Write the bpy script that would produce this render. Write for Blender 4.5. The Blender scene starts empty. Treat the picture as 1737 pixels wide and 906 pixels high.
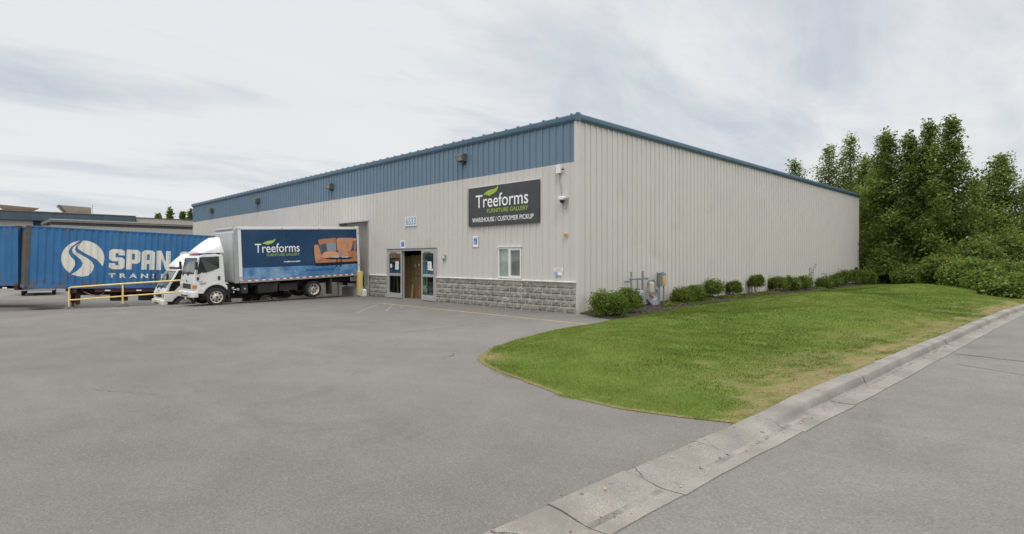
import bpy, bmesh, math, random
import numpy as np
from mathutils import Vector, Matrix
random.seed(11)
RNG = np.random.default_rng(11)
sc = bpy.context.scene
COL = sc.collection
PI = math.pi
rad = math.radians

# ------------------------------------------------------------------ helpers
class MB:
    """collects shapes, builds ONE mesh object"""
    def __init__(s):
        s.V = []; s.F = []; s.I = []; s.m = 0
    def add(s, vs, fs):
        o = len(s.V)
        s.V += [tuple(v) for v in vs]
        s.F += [tuple(i + o for i in f) for f in fs]
        s.I += [s.m] * len(fs)
        return s
    def box(s, x0, x1, y0, y1, z0, z1):
        return s.add([(x0,y0,z0),(x1,y0,z0),(x1,y1,z0),(x0,y1,z0),(x0,y0,z1),(x1,y0,z1),(x1,y1,z1),(x0,y1,z1)],
                     [(0,3,2,1),(4,5,6,7),(0,1,5,4),(1,2,6,5),(2,3,7,6),(3,0,4,7)])
    def prism(s, poly, a, b, axis):
        n = len(poly)
        def P(p, t):
            return {'x': (t,p[0],p[1]), 'y': (p[0],t,p[1]), 'z': (p[0],p[1],t)}[axis]
        vs = [P(p, a) for p in poly] + [P(p, b) for p in poly]
        fs = [tuple(range(n)), tuple(range(2*n-1, n-1, -1))]
        fs += [(i, (i+1) % n, n + (i+1) % n, n + i) for i in range(n)]
        return s.add(vs, fs)
    def tube(s, pts, r, n=8, r2=None):
        pts = [Vector(p) for p in pts]
        if r2 is None: r2 = r
        k = len(pts)
        up = None; rings = []
        for i, p in enumerate(pts):
            d = (pts[min(i+1,k-1)] - pts[max(i-1,0)]).normalized()
            if up is None:
                up = Vector((0,0,1)) if abs(d.z) < .9 else Vector((1,0,0))
            a = d.cross(up).normalized(); b = a.cross(d).normalized(); up = b
            rr = r + (r2 - r) * i / max(1, k-1)
            rings.append([p + (a*math.cos(2*PI*j/n) + b*math.sin(2*PI*j/n))*rr for j in range(n)])
        vs = [v for R in rings for v in R]; fs = []
        for i in range(k-1):
            for j in range(n):
                fs.append((i*n+j, i*n+(j+1) % n, (i+1)*n+(j+1) % n, (i+1)*n+j))
        fs.append(tuple(range(n))); fs.append(tuple(range((k-1)*n, k*n)))
        return s.add(vs, fs)
    def lathe(s, prof, o, axis, n=24, caps=True):
        """prof: (radius, t) pairs along axis from origin o"""
        vs = []; fs = []; k = len(prof)
        for (r, t) in prof:
            for j in range(n):
                c, q = r*math.cos(2*PI*j/n), r*math.sin(2*PI*j/n)
                vs.append({'x': (o[0]+t,o[1]+c,o[2]+q), 'y': (o[0]+c,o[1]+t,o[2]+q), 'z': (o[0]+c,o[1]+q,o[2]+t)}[axis])
        for i in range(k-1):
            for j in range(n):
                fs.append((i*n+j, i*n+(j+1) % n, (i+1)*n+(j+1) % n, (i+1)*n+j))
        if caps: fs.append(tuple(range(n))); fs.append(tuple(range((k-1)*n, k*n)))
        return s.add(vs, fs)
    def build(s, name, mats, parent=None, smooth=None, bevel=0, segs=2, recalc=True):
        me = bpy.data.meshes.new(name)
        me.from_pydata(s.V, [], s.F)
        for m in (mats if isinstance(mats, (list, tuple)) else [mats]):
            me.materials.append(m)
        me.polygons.foreach_set('material_index', s.I)
        if recalc:
            bm = bmesh.new(); bm.from_mesh(me)
            bmesh.ops.recalc_face_normals(bm, faces=bm.faces)
            bm.to_mesh(me); bm.free()
        if smooth:
            me.polygons.foreach_set('use_smooth', [True]*len(me.polygons))
            me.set_sharp_from_angle(angle=rad(smooth))
        ob = bpy.data.objects.new(name, me)
        COL.objects.link(ob)
        if parent: ob.parent = parent
        if bevel:
            b = ob.modifiers.new('edge', 'BEVEL'); b.width = bevel; b.segments = segs
            b.limit_method = 'ANGLE'; b.angle_limit = rad(40)
        return ob

def fast(name, V, F, mats, idx=None, parent=None, smooth=False):
    """numpy mesh: V (n,3), F (m,k)"""
    me = bpy.data.meshes.new(name)
    V = np.asarray(V, np.float32); F = np.asarray(F, np.int32)
    me.vertices.add(len(V)); me.vertices.foreach_set('co', V.ravel())
    me.loops.add(F.size); me.loops.foreach_set('vertex_index', F.ravel())
    me.polygons.add(len(F))
    me.polygons.foreach_set('loop_start', np.arange(len(F), dtype=np.int32)*F.shape[1])
    for m in (mats if isinstance(mats, (list, tuple)) else [mats]): me.materials.append(m)
    if idx is not None: me.polygons.foreach_set('material_index', np.asarray(idx, np.int32))
    if smooth: me.polygons.foreach_set('use_smooth', np.ones(len(F), bool))
    me.update(calc_edges=True)
    ob = bpy.data.objects.new(name, me); COL.objects.link(ob)
    if parent: ob.parent = parent
    return ob

def tag(o, label=None, cat=None, group=None, kind=None):
    if label: o['label'] = label
    if cat: o['category'] = cat
    if group: o['group'] = group
    if kind: o['kind'] = kind
    return o

def thing(name, label, cat, loc=(0,0,0), rot=(0,0,0), group=None):
    o = bpy.data.objects.new(name, None); COL.objects.link(o)
    o.location = loc; o.rotation_euler = rot; o.empty_display_size = .2
    return tag(o, label, cat, group)

def copy_tree(o, parent=None):
    c = o.copy(); COL.objects.link(c); c.parent = parent
    for ch in [x for x in COL.objects if x.parent == o]: copy_tree(ch, c)
    return c

def sm(t):
    t = np.clip(t, 0, 1); return t*t*(3-2*t)

def vnoise(x, y, seed=0):
    """2-D value noise in 0..1 (numpy)"""
    x = np.asarray(x, float); y = np.asarray(y, float)
    xi = np.floor(x).astype(np.int64); yi = np.floor(y).astype(np.int64)
    fx = x-xi; fy = y-yi; fx = fx*fx*(3-2*fx); fy = fy*fy*(3-2*fy)
    def h(a, b):
        n = (a*374761393 + b*668265263 + seed*974711) & 0x7fffffff
        n = ((n ^ (n >> 13)) * 1274126177) & 0x7fffffff
        return ((n ^ (n >> 16)) & 0xffff) / 65535.
    return (h(xi,yi)*(1-fx)+h(xi+1,yi)*fx)*(1-fy) + (h(xi,yi+1)*(1-fx)+h(xi+1,yi+1)*fx)*fy

def text_into(mb, s, fn, x0, x1, z0, z1, ext=.004, bold=0., capfit=None, space=1.0):
    """block of lettering; fn(u, v, depth) -> xyz; fitted into x0..x1, z0..z1 (z fitted to capfit glyphs)"""
    def curve(t):
        cu = bpy.data.curves.new('t', 'FONT'); cu.body = t; cu.resolution_u = 3
        cu.extrude = ext; cu.offset = bold; cu.space_character = space
        ob = bpy.data.objects.new('t', cu); COL.objects.link(ob)
        me = bpy.data.meshes.new_from_object(ob)
        V = np.zeros(len(me.vertices)*3); me.vertices.foreach_get('co', V); V = V.reshape(-1, 3)
        F = [tuple(p.vertices) for p in me.polygons]
        bpy.data.objects.remove(ob); bpy.data.curves.remove(cu); bpy.data.meshes.remove(me)
        return V, F
    V, F = curve(s)
    cap = curve(capfit)[0] if capfit else V
    ax, bx = V[:,0].min(), V[:,0].max(); az, bz = cap[:,1].min(), cap[:,1].max()
    u = x0 + (V[:,0]-ax)/(bx-ax)*(x1-x0); v = z0 + (V[:,1]-az)/(bz-az)*(z1-z0)
    mb.add([fn(a, b, c) for a, b, c in zip(u, v, V[:,2])], F)

# ------------------------------------------------------------------ materials
def nt_new(name):
    m = bpy.data.materials.new(name); m.use_nodes = True
    nt = m.node_tree; b = nt.nodes['Principled BSDF']
    return m, nt, b
def node(nt, t, **kw):
    n = nt.nodes.new(t)
    for k, v in kw.items():
        if k.startswith('i_'): n.inputs[k[2:].replace('_', ' ')].default_value = v
        else: setattr(n, k, v)
    return n
def noise(nt, vec, scale, detail=4, rough=.55, dist=0.):
    n = node(nt, 'ShaderNodeTexNoise'); n.inputs['Scale'].default_value = scale
    n.inputs['Detail'].default_value = detail; n.inputs['Roughness'].default_value = rough
    n.inputs['Distortion'].default_value = dist
    if vec is not None: nt.links.new(vec, n.inputs['Vector'])
    return n.outputs['Fac']
def maprange(nt, v, a, b, c, d, clamp=True):
    n = node(nt, 'ShaderNodeMapRange'); n.clamp = clamp
    nt.links.new(v, n.inputs['Value'])
    for k, x in zip(('From Min','From Max','To Min','To Max'), (a,b,c,d)): n.inputs[k].default_value = x
    return n.outputs['Result']
def mixc(nt, fac, a, b, mode='MIX'):
    n = node(nt, 'ShaderNodeMix', data_type='RGBA', blend_type=mode)
    for sck, v in ((0, fac), (6, a), (7, b)):
        if isinstance(v, (int, float)): n.inputs[sck].default_value = v
        elif isinstance(v, (tuple, list)): n.inputs[sck].default_value = (*v[:3], 1)
        else: nt.links.new(v, n.inputs[sck])
    return n.outputs[2]
def math_(nt, op, a, b=None):
    n = node(nt, 'ShaderNodeMath', operation=op)
    for i, v in enumerate((a, b)):
        if v is None: continue
        if isinstance(v, (int, float)): n.inputs[i].default_value = v
        else: nt.links.new(v, n.inputs[i])
    return n.outputs[0]
def coords(nt, scale=None, kind='Object'):
    tc = node(nt, 'ShaderNodeTexCoord'); v = tc.outputs[kind]
    if scale:
        mp = node(nt, 'ShaderNodeMapping'); mp.inputs['Scale'].default_value = scale
        nt.links.new(v, mp.inputs['Vector']); v = mp.outputs['Vector']
    return v
def grey(nt, v):  # float -> rgb by combining
    n = node(nt, 'ShaderNodeCombineColor')
    for i in range(3): nt.links.new(v, n.inputs[i])
    return n.outputs[0]
def bump(nt, b, h, strength=.3, dist=.01):
    n = node(nt, 'ShaderNodeBump'); n.inputs['Strength'].default_value = strength; n.inputs['Distance'].default_value = dist
    nt.links.new(h, n.inputs['Height']); nt.links.new(n.outputs[0], b.inputs['Normal'])

def M(name, col, rough=.6, metal=0., var=.1, scale=5., bmp=0., bscale=60., stain=None, streak=None, spec=.5, speck=0.):
    """painted / worn surface: base colour with noise variation, optional stain patches (col, scale, lo, hi)
    and vertical streaks (col, scale, lo, hi)"""
    m, nt, b = nt_new(name)
    v = coords(nt)
    f = maprange(nt, noise(nt, v, scale), .3, .7, 1-var, 1+var)
    c = mixc(nt, 1., col, grey(nt, f), 'MULTIPLY')
    if speck:
        f2 = maprange(nt, noise(nt, v, 90, 2), .3, .7, 1-speck, 1+speck)
        c = mixc(nt, 1., c, grey(nt, f2), 'MULTIPLY')
    if streak:
        vs = coords(nt, (1, 1, .07))
        c = mixc(nt, maprange(nt, noise(nt, vs, streak[1], 5, .6), streak[2], streak[3], 0, streak[4] if len(streak) > 4 else .7), c, streak[0])
    if stain:
        c = mixc(nt, maprange(nt, noise(nt, v, stain[1], 6, .65), stain[2], stain[3], 0, 1), c, stain[0])
    nt.links.new(c, b.inputs['Base Color'])
    r = maprange(nt, noise(nt, v, scale*1.7), .3, .7, max(0.02, rough-.08), min(1, rough+.08))
    nt.links.new(r, b.inputs['Roughness'])
    b.inputs['Metallic'].default_value = metal
    b.inputs['Specular IOR Level'].default_value = spec
    if bmp: bump(nt, b, noise(nt, v, bscale, 5, .6), bmp, .01)
    return m

def glass(name, tint, clear=.6):
    """clear pane: tinted see-through mixed with a mirror by fresnel"""
    m = bpy.data.materials.new(name); m.use_nodes = True; nt = m.node_tree
    nt.nodes.remove(nt.nodes['Principled BSDF']); out = nt.nodes['Material Output']
    tr = node(nt, 'ShaderNodeBsdfTransparent'); tr.inputs[0].default_value = (*tint, 1)
    gl = node(nt, 'ShaderNodeBsdfGlossy'); gl.inputs['Roughness'].default_value = .02
    v = coords(nt); bp = node(nt, 'ShaderNodeBump'); bp.inputs['Strength'].default_value = .02
    nt.links.new(noise(nt, v, 2.5, 2), bp.inputs['Height']); nt.links.new(bp.outputs[0], gl.inputs['Normal'])
    fr = node(nt, 'ShaderNodeLayerWeight'); fr.inputs[0].default_value = .5
    mx = node(nt, 'ShaderNodeMixShader')
    nt.links.new(maprange(nt, math_(nt, 'POWER', fr.outputs['Facing'], 4.), 0, 1, 1-clear, .95), mx.inputs[0])
    nt.links.new(tr.outputs[0], mx.inputs[1]); nt.links.new(gl.outputs[0], mx.inputs[2])
    nt.links.new(mx.outputs[0], out.inputs['Surface'])
    return m

def leafmat(name, col, trans=.38, var=.25):
    m = bpy.data.materials.new(name); m.use_nodes = True; nt = m.node_tree
    b = nt.nodes['Principled BSDF']; out = nt.nodes['Material Output']
    v = coords(nt)
    c = mixc(nt, 1., col, grey(nt, maprange(nt, noise(nt, v, 2.2, 3), .3, .7, 1-var, 1+var)), 'MULTIPLY')
    nt.links.new(c, b.inputs['Base Color']); b.inputs['Roughness'].default_value = .55
    b.inputs['Specular IOR Level'].default_value = .12
    t = node(nt, 'ShaderNodeBsdfTranslucent')
    nt.links.new(mixc(nt, 1., c, (1.3, 1.35, .8), 'MULTIPLY'), t.inputs[0])
    mx = node(nt, 'ShaderNodeMixShader'); mx.inputs[0].default_value = trans
    nt.links.new(b.outputs[0], mx.inputs[1]); nt.links.new(t.outputs[0], mx.inputs[2])
    nt.links.new(mx.outputs[0], out.inputs['Surface'])
    return m

def asphalt(name, base, tint, patch=.16, crack=True):
    m, nt, b = nt_new(name)
    v = coords(nt)
    big = maprange(nt, noise(nt, v, .12, 5, .6, .4), .3, .7, 1-patch, 1+patch)
    mid = maprange(nt, noise(nt, v, 1.1, 5, .65), .3, .7, .92, 1.08)
    fine = maprange(nt, noise(nt, v, 55, 3, .7), .25, .75, .78, 1.22)
    vor = node(nt, 'ShaderNodeTexVoronoi'); vor.inputs['Scale'].default_value = 85
    nt.links.new(v, vor.inputs['Vector'])
    sp = node(nt, 'ShaderNodeSeparateColor'); nt.links.new(vor.outputs['Color'], sp.inputs[0])
    stones = maprange(nt, sp.outputs[0], 0, 1, .87, 1.13)
    bright = maprange(nt, sp.outputs[1], .95, 1, 1, 1.4)
    k = math_(nt, 'MULTIPLY', math_(nt, 'MULTIPLY', big, mid), math_(nt, 'MULTIPLY', fine, math_(nt, 'MULTIPLY', stones, bright)))
    c = mixc(nt, 1., tuple(base*t for t in tint), grey(nt, k), 'MULTIPLY')
    # oil and tyre stains, scuffed long marks
    c = mixc(nt, maprange(nt, noise(nt, v, .55, 6, .7, .6), .585, .72, 0, .42), c, (base*.55, base*.54, base*.52))
    vs = coords(nt, (.25, 1.6, 1))
    c = mixc(nt, maprange(nt, noise(nt, vs, .9, 4, .6), .56, .72, 0, .28), c, (base*1.35, base*1.33, base*1.28))
    c = mixc(nt, maprange(nt, noise(nt, coords(nt, (1.2, .3, 1)), .8, 5, .6), .60, .72, 0, .30), c, (base*.68, base*.67, base*.65))
    if crack:
        wv = node(nt, 'ShaderNodeVectorMath', operation='ADD')
        nz = node(nt, 'ShaderNodeTexNoise'); nz.inputs['Scale'].default_value = .9; nz.inputs['Detail'].default_value = 5
        nt.links.new(v, nz.inputs['Vector']); nt.links.new(v, wv.inputs[0])
        sc_ = node(nt, 'ShaderNodeVectorMath', operation='SCALE'); sc_.inputs['Scale'].default_value = 1.1
        nt.links.new(nz.outputs['Color'], sc_.inputs[0]); nt.links.new(sc_.outputs[0], wv.inputs[1])
        ve = node(nt, 'ShaderNodeTexVoronoi', feature='DISTANCE_TO_EDGE'); ve.inputs['Scale'].default_value = .16
        nt.links.new(wv.outputs[0], ve.inputs['Vector'])
        line = maprange(nt, ve.outputs['Distance'], .0008, .0022, 1, 0)
        mask = maprange(nt, noise(nt, v, .35, 3), .55, .64, 0, .7)
        c = mixc(nt, math_(nt, 'MULTIPLY', line, mask), c, (.03, .028, .026))
    nt.links.new(c, b.inputs['Base Color'])
    b.inputs['Roughness'].default_value = .9; b.inputs['Specular IOR Level'].default_value = .25
    bump(nt, b, math_(nt, 'ADD', noise(nt, v, 70, 3, .7), sp.outputs[0]), .35, .006)
    return m

def paint_line(name, col, under, lo=.45, hi=.68, k=.5):
    """worn road paint: the paint is chipped away to the bare asphalt"""
    m, nt, b = nt_new(name); v = coords(nt)
    n1 = maprange(nt, noise(nt, v, 3.2, 6, .7), lo, hi, 0, 1)
    n2 = maprange(nt, noise(nt, v, 40, 4, .7), .35, .60, 0, 1)
    c = mixc(nt, math_(nt, 'MULTIPLY', math_(nt, 'MULTIPLY', n1, n2), k), under, col)
    nt.links.new(c, b.inputs['Base Color']); b.inputs['Roughness'].default_value = .85
    return m

WALL = M('wall_sheet_beige', (.58,.558,.528), .5, var=.025, scale=.8, stain=((.49,.46,.42), .7, .56, .85), spec=.3)
nt = WALL.node_tree; b = nt.nodes['Principled BSDF']; src = b.inputs['Base Color'].links[0].from_socket
sx = node(nt, 'ShaderNodeSeparateXYZ'); nt.links.new(coords(nt), sx.inputs[0])       # mud splashed up at the foot of the sheets
rn = math_(nt, 'ADD', noise(nt, coords(nt, (1, 1, .35)), 2.2, 6, .65), maprange(nt, sx.outputs[2], .05, .8, .22, -.1))
nt.links.new(mixc(nt, maprange(nt, rn, .58, .78, 0, .6), src, (.30,.27,.225)), b.inputs['Base Color'])
WALL2 = M('wall_sheet_shade', (.54,.52,.485), .5, var=.04, scale=1.2, spec=.4)
BLUE = M('wall_sheet_blue', (.132,.202,.272), .45, var=.05, scale=.8, streak=((.16,.22,.27), 1.5, .55, .8, .35))
TRIM = M('trim_blue', (.075,.135,.195), .4, var=.06, scale=1.5)
BLOCK = M('split_face_block', (.245,.235,.205), .95, var=.28, scale=5., bmp=.8, bscale=38, stain=((.12,.112,.098), 2.6, .56, .72), speck=.35)
BLOCK2 = M('split_face_block_pale', (.285,.27,.24), .95, var=.25, scale=5., bmp=.8, bscale=38, speck=.35)
BLOCK3 = M('split_face_block_dark', (.20,.19,.166), .95, var=.28, scale=5., bmp=.8, bscale=38, speck=.35)
MORTAR = M('mortar', (.50,.475,.43), .95, var=.1, scale=6, bmp=.3)
ALU = M('brushed_aluminium', (.47,.475,.48), .36, metal=.75, var=.07, scale=4)
ALUD = M('aluminium_dull', (.50,.505,.51), .5, metal=.3, var=.1, scale=3, streak=((.3,.29,.27), 3, .5, .8, .4))
WHITE = M('white_paint', (.70,.70,.69), .3, var=.03, scale=2, streak=((.50,.47,.42), 2.6, .60, .80, .30))
WHITE_OLD = M('white_paint_old', (.72,.715,.69), .4, var=.05, scale=2, streak=((.42,.37,.30), 2.6, .55, .78, .45))
WPLAS = M('white_plastic', (.74,.74,.73), .45, var=.03)
PEDG = M('pedestal_grey', (.17,.175,.17), .6, var=.2, scale=8)
PEDO = M('pedestal_orange', (.55,.36,.18), .7, var=.2, scale=9, stain=((.50,.22,.06), 7, .46, .58))
BLACK = M('black_plastic', (.02,.02,.021), .55, var=.2)
UNDER = M('underbody_black', (.022,.021,.02), .8, var=.3, scale=3, stain=((.07,.06,.05), 3, .55, .75))
RUBBER = M('tyre_rubber', (.024,.024,.025), .85, var=.2, bmp=.2, bscale=50, stain=((.06,.056,.05), 4, .55, .75))
RIM = M('rim_cream', (.62,.58,.50), .5, var=.1, scale=6, stain=((.25,.17,.10), 7, .58, .72))
DGLASS = M('dark_glass', (.012,.015,.017), .05, var=.1, spec=.9)
WSGLASS = M('windscreen_glass', (.13,.155,.16), .04, var=.5, scale=1.6, spec=1.)
LAMP = M('lamp_lens', (.66,.66,.63), .12, var=.08, scale=14)
AMBER = M('amber_lens', (.62,.22,.05), .25, var=.12, scale=10)
ORANGE = M('faded_orange', (.62,.30,.10), .6, var=.15, scale=9)
CHROME = M('chrome', (.55,.55,.55), .18, metal=.9, var=.05)
GREY = M('grey_enamel', (.34,.35,.35), .5, var=.12, scale=6)
DGREY = M('dark_grey', (.085,.085,.085), .6, var=.15)
YEL = M('rail_yellow', (.72,.56,.22), .5, var=.1, scale=3, stain=((.30,.13,.05), 6, .63, .72))
YELB = M('bollard_yellow', (.74,.57,.20), .5, var=.08, scale=3, streak=((.5,.36,.14), 3, .6, .8, .5))
CONC = M('concrete', (.36,.345,.315), .9, var=.14, scale=2.2, bmp=.35, bscale=45, stain=((.24,.225,.20), 1.6, .55, .72), speck=.18)
CONCL = M('concrete_light', (.44,.43,.40), .9, var=.1, scale=2, bmp=.2, stain=((.25,.24,.22), 2, .58, .75))
SIGNK = M('sign_charcoal', (.050,.052,.056), .5, var=.08, scale=2)
SIGNW = M('sign_white', (.84,.84,.83), .4, var=.03)
LIME = M('leaf_lime', (.36,.52,.06), .4, var=.12, scale=9)
LIMED = M('leaf_lime_dark', (.20,.34,.04), .4, var=.1)
SBLUE = M('sign_blue', (.035,.15,.50), .45, var=.08)
NBLUE = M('number_blue', (.17,.33,.52), .45, var=.08)
NAVY = M('truck_wrap_navy', (.008,.046,.118), .22, var=.2, scale=.9, stain=((.03,.075,.13), .8, .52, .75))
CARTON = M('cardboard', (.34,.205,.105), .85, var=.1, scale=2, streak=((.25,.15,.075), 3, .5, .75, .5))
CBLUE = M('container_blue', (.026,.138,.32), .5, var=.14, scale=1.5, streak=((.06,.17,.30), 3.0, .52, .74, .6), stain=((.13,.07,.038), 2.3, .61, .68))
nt = CBLUE.node_tree; b = nt.nodes['Principled BSDF']; src = b.inputs['Base Color'].links[0].from_socket
v = coords(nt); sx = node(nt, 'ShaderNodeSeparateXYZ'); nt.links.new(v, sx.inputs[0])
low = math_(nt, 'ADD', maprange(nt, sx.outputs[2], .1, .75, .17, 0), maprange(nt, sx.outputs[2], 2.55, 2.85, 0, .12))
rn = math_(nt, 'ADD', noise(nt, coords(nt, (1, 1, .6)), 4.5, 6, .65), low)
nt.links.new(mixc(nt, maprange(nt, rn, .65, .73, 0, .65), src, (.15,.085,.05)), b.inputs['Base Color'])
CPAINT = M('container_white_paint', (.70,.67,.60), .6, var=.06, scale=2, streak=((.45,.36,.26), 2.6, .58, .78, .5), stain=((.22,.10,.04), 2.2, .64, .70))
CRUST = M('container_rusty_post', (.075,.085,.085), .75, var=.25, scale=3, stain=((.13,.065,.035), 2.0, .46, .60))
CHASSIS = M('chassis_rust_red', (.085,.026,.02), .8, var=.3, scale=3, stain=((.03,.025,.022), 3, .5, .62))
GALV = M('galvanised', (.34,.36,.37), .5, metal=.4, var=.15, scale=8)
PIPE = M('painted_pipe', (.20,.235,.27), .5, var=.18, scale=8, stain=((.30,.29,.27), 9, .58, .7))
METER = M('meter_grey', (.27,.29,.32), .55, var=.2, scale=10)
WOOD = M('branch_wood', (.16,.12,.085), .9, var=.2)
BARK = M('bark', (.13,.115,.095), .95, var=.3, scale=3, bmp=.8, bscale=14)
WGLASS = glass('window_glass', (.94,.96,.95), .93)
DOORG = glass('door_glass', (.88,.97,.91), .80)
ASPH = asphalt('lot_asphalt', .157, (1., .945, .872))
ROADM = asphalt('road_asphalt', .168, (1., .945, .875), .10, False)
LINEC = paint_line('worn_yellow_line', (.62,.46,.17), (.165,.155,.145), .28, .52, .8)
LINEY = paint_line('worn_yellow', (.62,.44,.14), (.165,.155,.145))
DARKW = M('dark_opening', (.03,.032,.035), .8, var=.2)

# ------------------------------------------------------------------ ground, lot, road, kerb, lawn
def xf(y): return np.interp(y, [-60,-14,-11.3,-9.5,-6.6,0,5,10.3,14.3,25,40,90], [9.1,9.40,9.44,9.47,9.60,9.79,9.93,10.14,10.42,11.25,12.7,18.5])
def xb(y): return xf(y) - .53
def kh(y): return .056 + .074*sm((np.asarray(y, float)+8.9)/2.4)
def g_lot(x, y):
    """height of the asphalt: level yard that falls towards the dock well on the left"""
    x = np.asarray(x, float); y = np.asarray(y, float)
    t = np.maximum(0, (-x-12) + (-y-2.6)*.35)
    base = -.042*t*t/(t+.8)
    base = np.maximum(base, -.55) - .0
    w = (-.705*(x+18.8) + .71*(y+9.0))          # distance behind the lip of the well
    along = (.71*(x+18.8) + .705*(y+9.0))
    fade = sm((along+6.0)/3.0)*sm((-15.9-x)/.7)*sm((x+27)/3)
    deep = np.clip(.34 + .055*np.maximum(0, y+9), 0, .75)
    return base - deep*sm((w-.08)/1.1)*fade
def grid_sheet(name, xs, ys, zf, m, smooth=True):
    X, Y = np.meshgrid(xs, ys); Z = zf(X, Y)
    V = np.stack([X, Y, Z], -1).reshape(-1, 3); nx, ny = len(xs), len(ys)
    i = np.arange((nx-1)*(ny-1)); r = i//(nx-1); c = i % (nx-1); a = r*nx+c
    return fast(name, V, np.stack([a, a+1, a+nx+1, a+nx], -1), m, smooth=smooth)

SOIL = M('far_ground', (.07,.085,.035), .95, var=.3, scale=.3)
t = grid_sheet('ground', np.linspace(-900, 900, 7), np.linspace(-900, 900, 7), lambda x, y: x*0-1.6, SOIL); tag(t, kind='structure')
xs = np.concatenate([np.linspace(-150,-50,11), np.linspace(-45,-28,14), np.linspace(-27.5,-12,63), np.linspace(-11.5,9,24), np.linspace(12,60,9)])
ys = np.concatenate([np.linspace(-70,-18,14), np.linspace(-16,1,55), np.linspace(2,90,23)])
tag(grid_sheet('parking_lot', xs, ys, lambda x, y: g_lot(x, y), ASPH), kind='structure')

yy = np.concatenate([np.linspace(-60,-15,10), np.linspace(-14.5,45,120), np.linspace(50,90,9)])
Vr = []; 
for y in yy: Vr += [(xf(y)-.02, y, .005), (xf(y)+2.5, y, .03), (xf(y)+6.5, y, .07), (60, y, .0701)]
k = len(yy); i = np.arange(k-1)
F = np.concatenate([np.stack([i*4+j, i*4+j+1, i*4+j+5, i*4+j+4], -1) for j in range(3)])
tag(fast('road', Vr, F, ROADM, smooth=True), kind='structure')
# a sealed transverse crack in the road
mb = MB()
def road_z(x, y): return .005+.01*(x-float(xf(y)))+.004
for path, w_ in (([(9.80,-1.08),(10.17,-1.13),(10.5,-1.24),(10.8,-1.30),(11.6,-1.55),(13,-1.9),(15,-2.6)], .016), ([(10.0,-2.35),(10.3,-2.5),(10.61,-2.7),(11.2,-3.0),(12.0,-3.5)], .008)):
    P_ = []
    for p, q in zip(path[:-1], path[1:]):
        for k_ in range(5): P_.append((p[0]+(q[0]-p[0])*k_/5+random.uniform(-.01, .01), p[1]+(q[1]-p[1])*k_/5+random.uniform(-.012, .012)))
    P_.append(path[-1])
    for p, q in zip(P_[:-1], P_[1:]): mb.add([(p[0],p[1]-w_,road_z(*p)),(q[0],q[1]-w_,road_z(*q)),(q[0],q[1]+w_,road_z(*q)),(p[0],p[1]+w_,road_z(*p))], [(0,1,2,3)])
tag(mb.build('road_crack', M('crack_tar', (.03,.03,.03), .8, var=.2)), kind='structure')

# kerb: cast in lengths with joints, dropped across the driveway
joints = [-60,-40,-24,-15.2,-13.1,-11.35,-10.45,-9.35,-8.15,-6.6,-5.2,-3.9,-2.0,.2,2.6,5.4,8.4,11.6,15,19,24,30,38,50,70,90]
mb = MB()
for a, b in zip(joints[:-1], joints[1:]):
    a += .0045; b -= .0045; skew = random.uniform(-.03, .03); dz = random.uniform(-.004, .004); dx = random.uniform(-.008, .008)
    n = max(2, int((b-a)/.5)); rows = []
    for q in range(n+1):
        y = a + (b-a)*q/n; h = float(kh(y))+dz; x0 = float(xb(y))+dx; x1 = float(xf(y))+dx*.5
        j = lambda s_: random.uniform(-s_, s_)
        w = x1-x0; fl = float(sm((h-.05)/.06))     # raised: flat top and steep face; dropped: one slope
        R_ = lambda raised, low: low+(raised-low)*fl
        pr = [(x0, -.05), (x0+j(.006), h-.014), (x0+.025, h-.002), (x0+R_(.16, .13)+j(.006), R_(h, h-.010)), (x0+R_(.208, .22)+j(.006), R_(h-.010, h-.026)), (x0+R_(.228, .27), R_(h-.032, h-.036)),
              (x0+R_(.248, .31), R_(.026, .013)), (x0+R_(.272, .34), R_(.011, .009)), (x0+R_(.32, .40), .0072), (x1+j(.012), .0135), (x1, -.05)]
        rows.append([(p[0], y+skew*(p[0]-x0), p[1]) for p in pr])
    K = len(rows[0]); vs = [v for r in rows for v in r]
    fs = [(r*K+c, r*K+c+1, (r+1)*K+c+1, (r+1)*K+c) for r in range(n) for c in range(K-1)]
    fs += [tuple(range(K)), tuple(range(n*K, n*K+K))]
    gut = [f for i_, f in enumerate(fs[:-2]) if i_ % (K-1) == 7]; oth = [f for i_, f in enumerate(fs) if i_ >= len(fs)-2 or i_ % (K-1) != 7]
    o_ = len(mb.V); mb.m = 0; mb.add(vs, oth); mb.m = 1; mb.F += [tuple(i_+o_ for i_ in f) for f in gut]; mb.I += [1]*len(gut)
tag(mb.build('kerb', [M('kerb_concrete', (.222,.205,.181), .9, var=.2, scale=1.6, bmp=.5, bscale=30, stain=((.165,.15,.13), 1.1, .50, .68), speck=.3), M('gutter_grime', (.18,.166,.146), .95, var=.25, scale=3, stain=((.255,.236,.208), 3, .45, .6), speck=.3)], smooth=32), kind='structure')
mb = MB()
def kerb_z(x, y):
    t_ = x-float(xb(y)); h = float(kh(y)); return float(np.interp(t_, [.0, .025, .13, .22, .27, .31, .40, .53], [h-.012, h-.002, h-.008, h-.024, h-.034, .015, .0085, .0145]))+.0025
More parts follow.
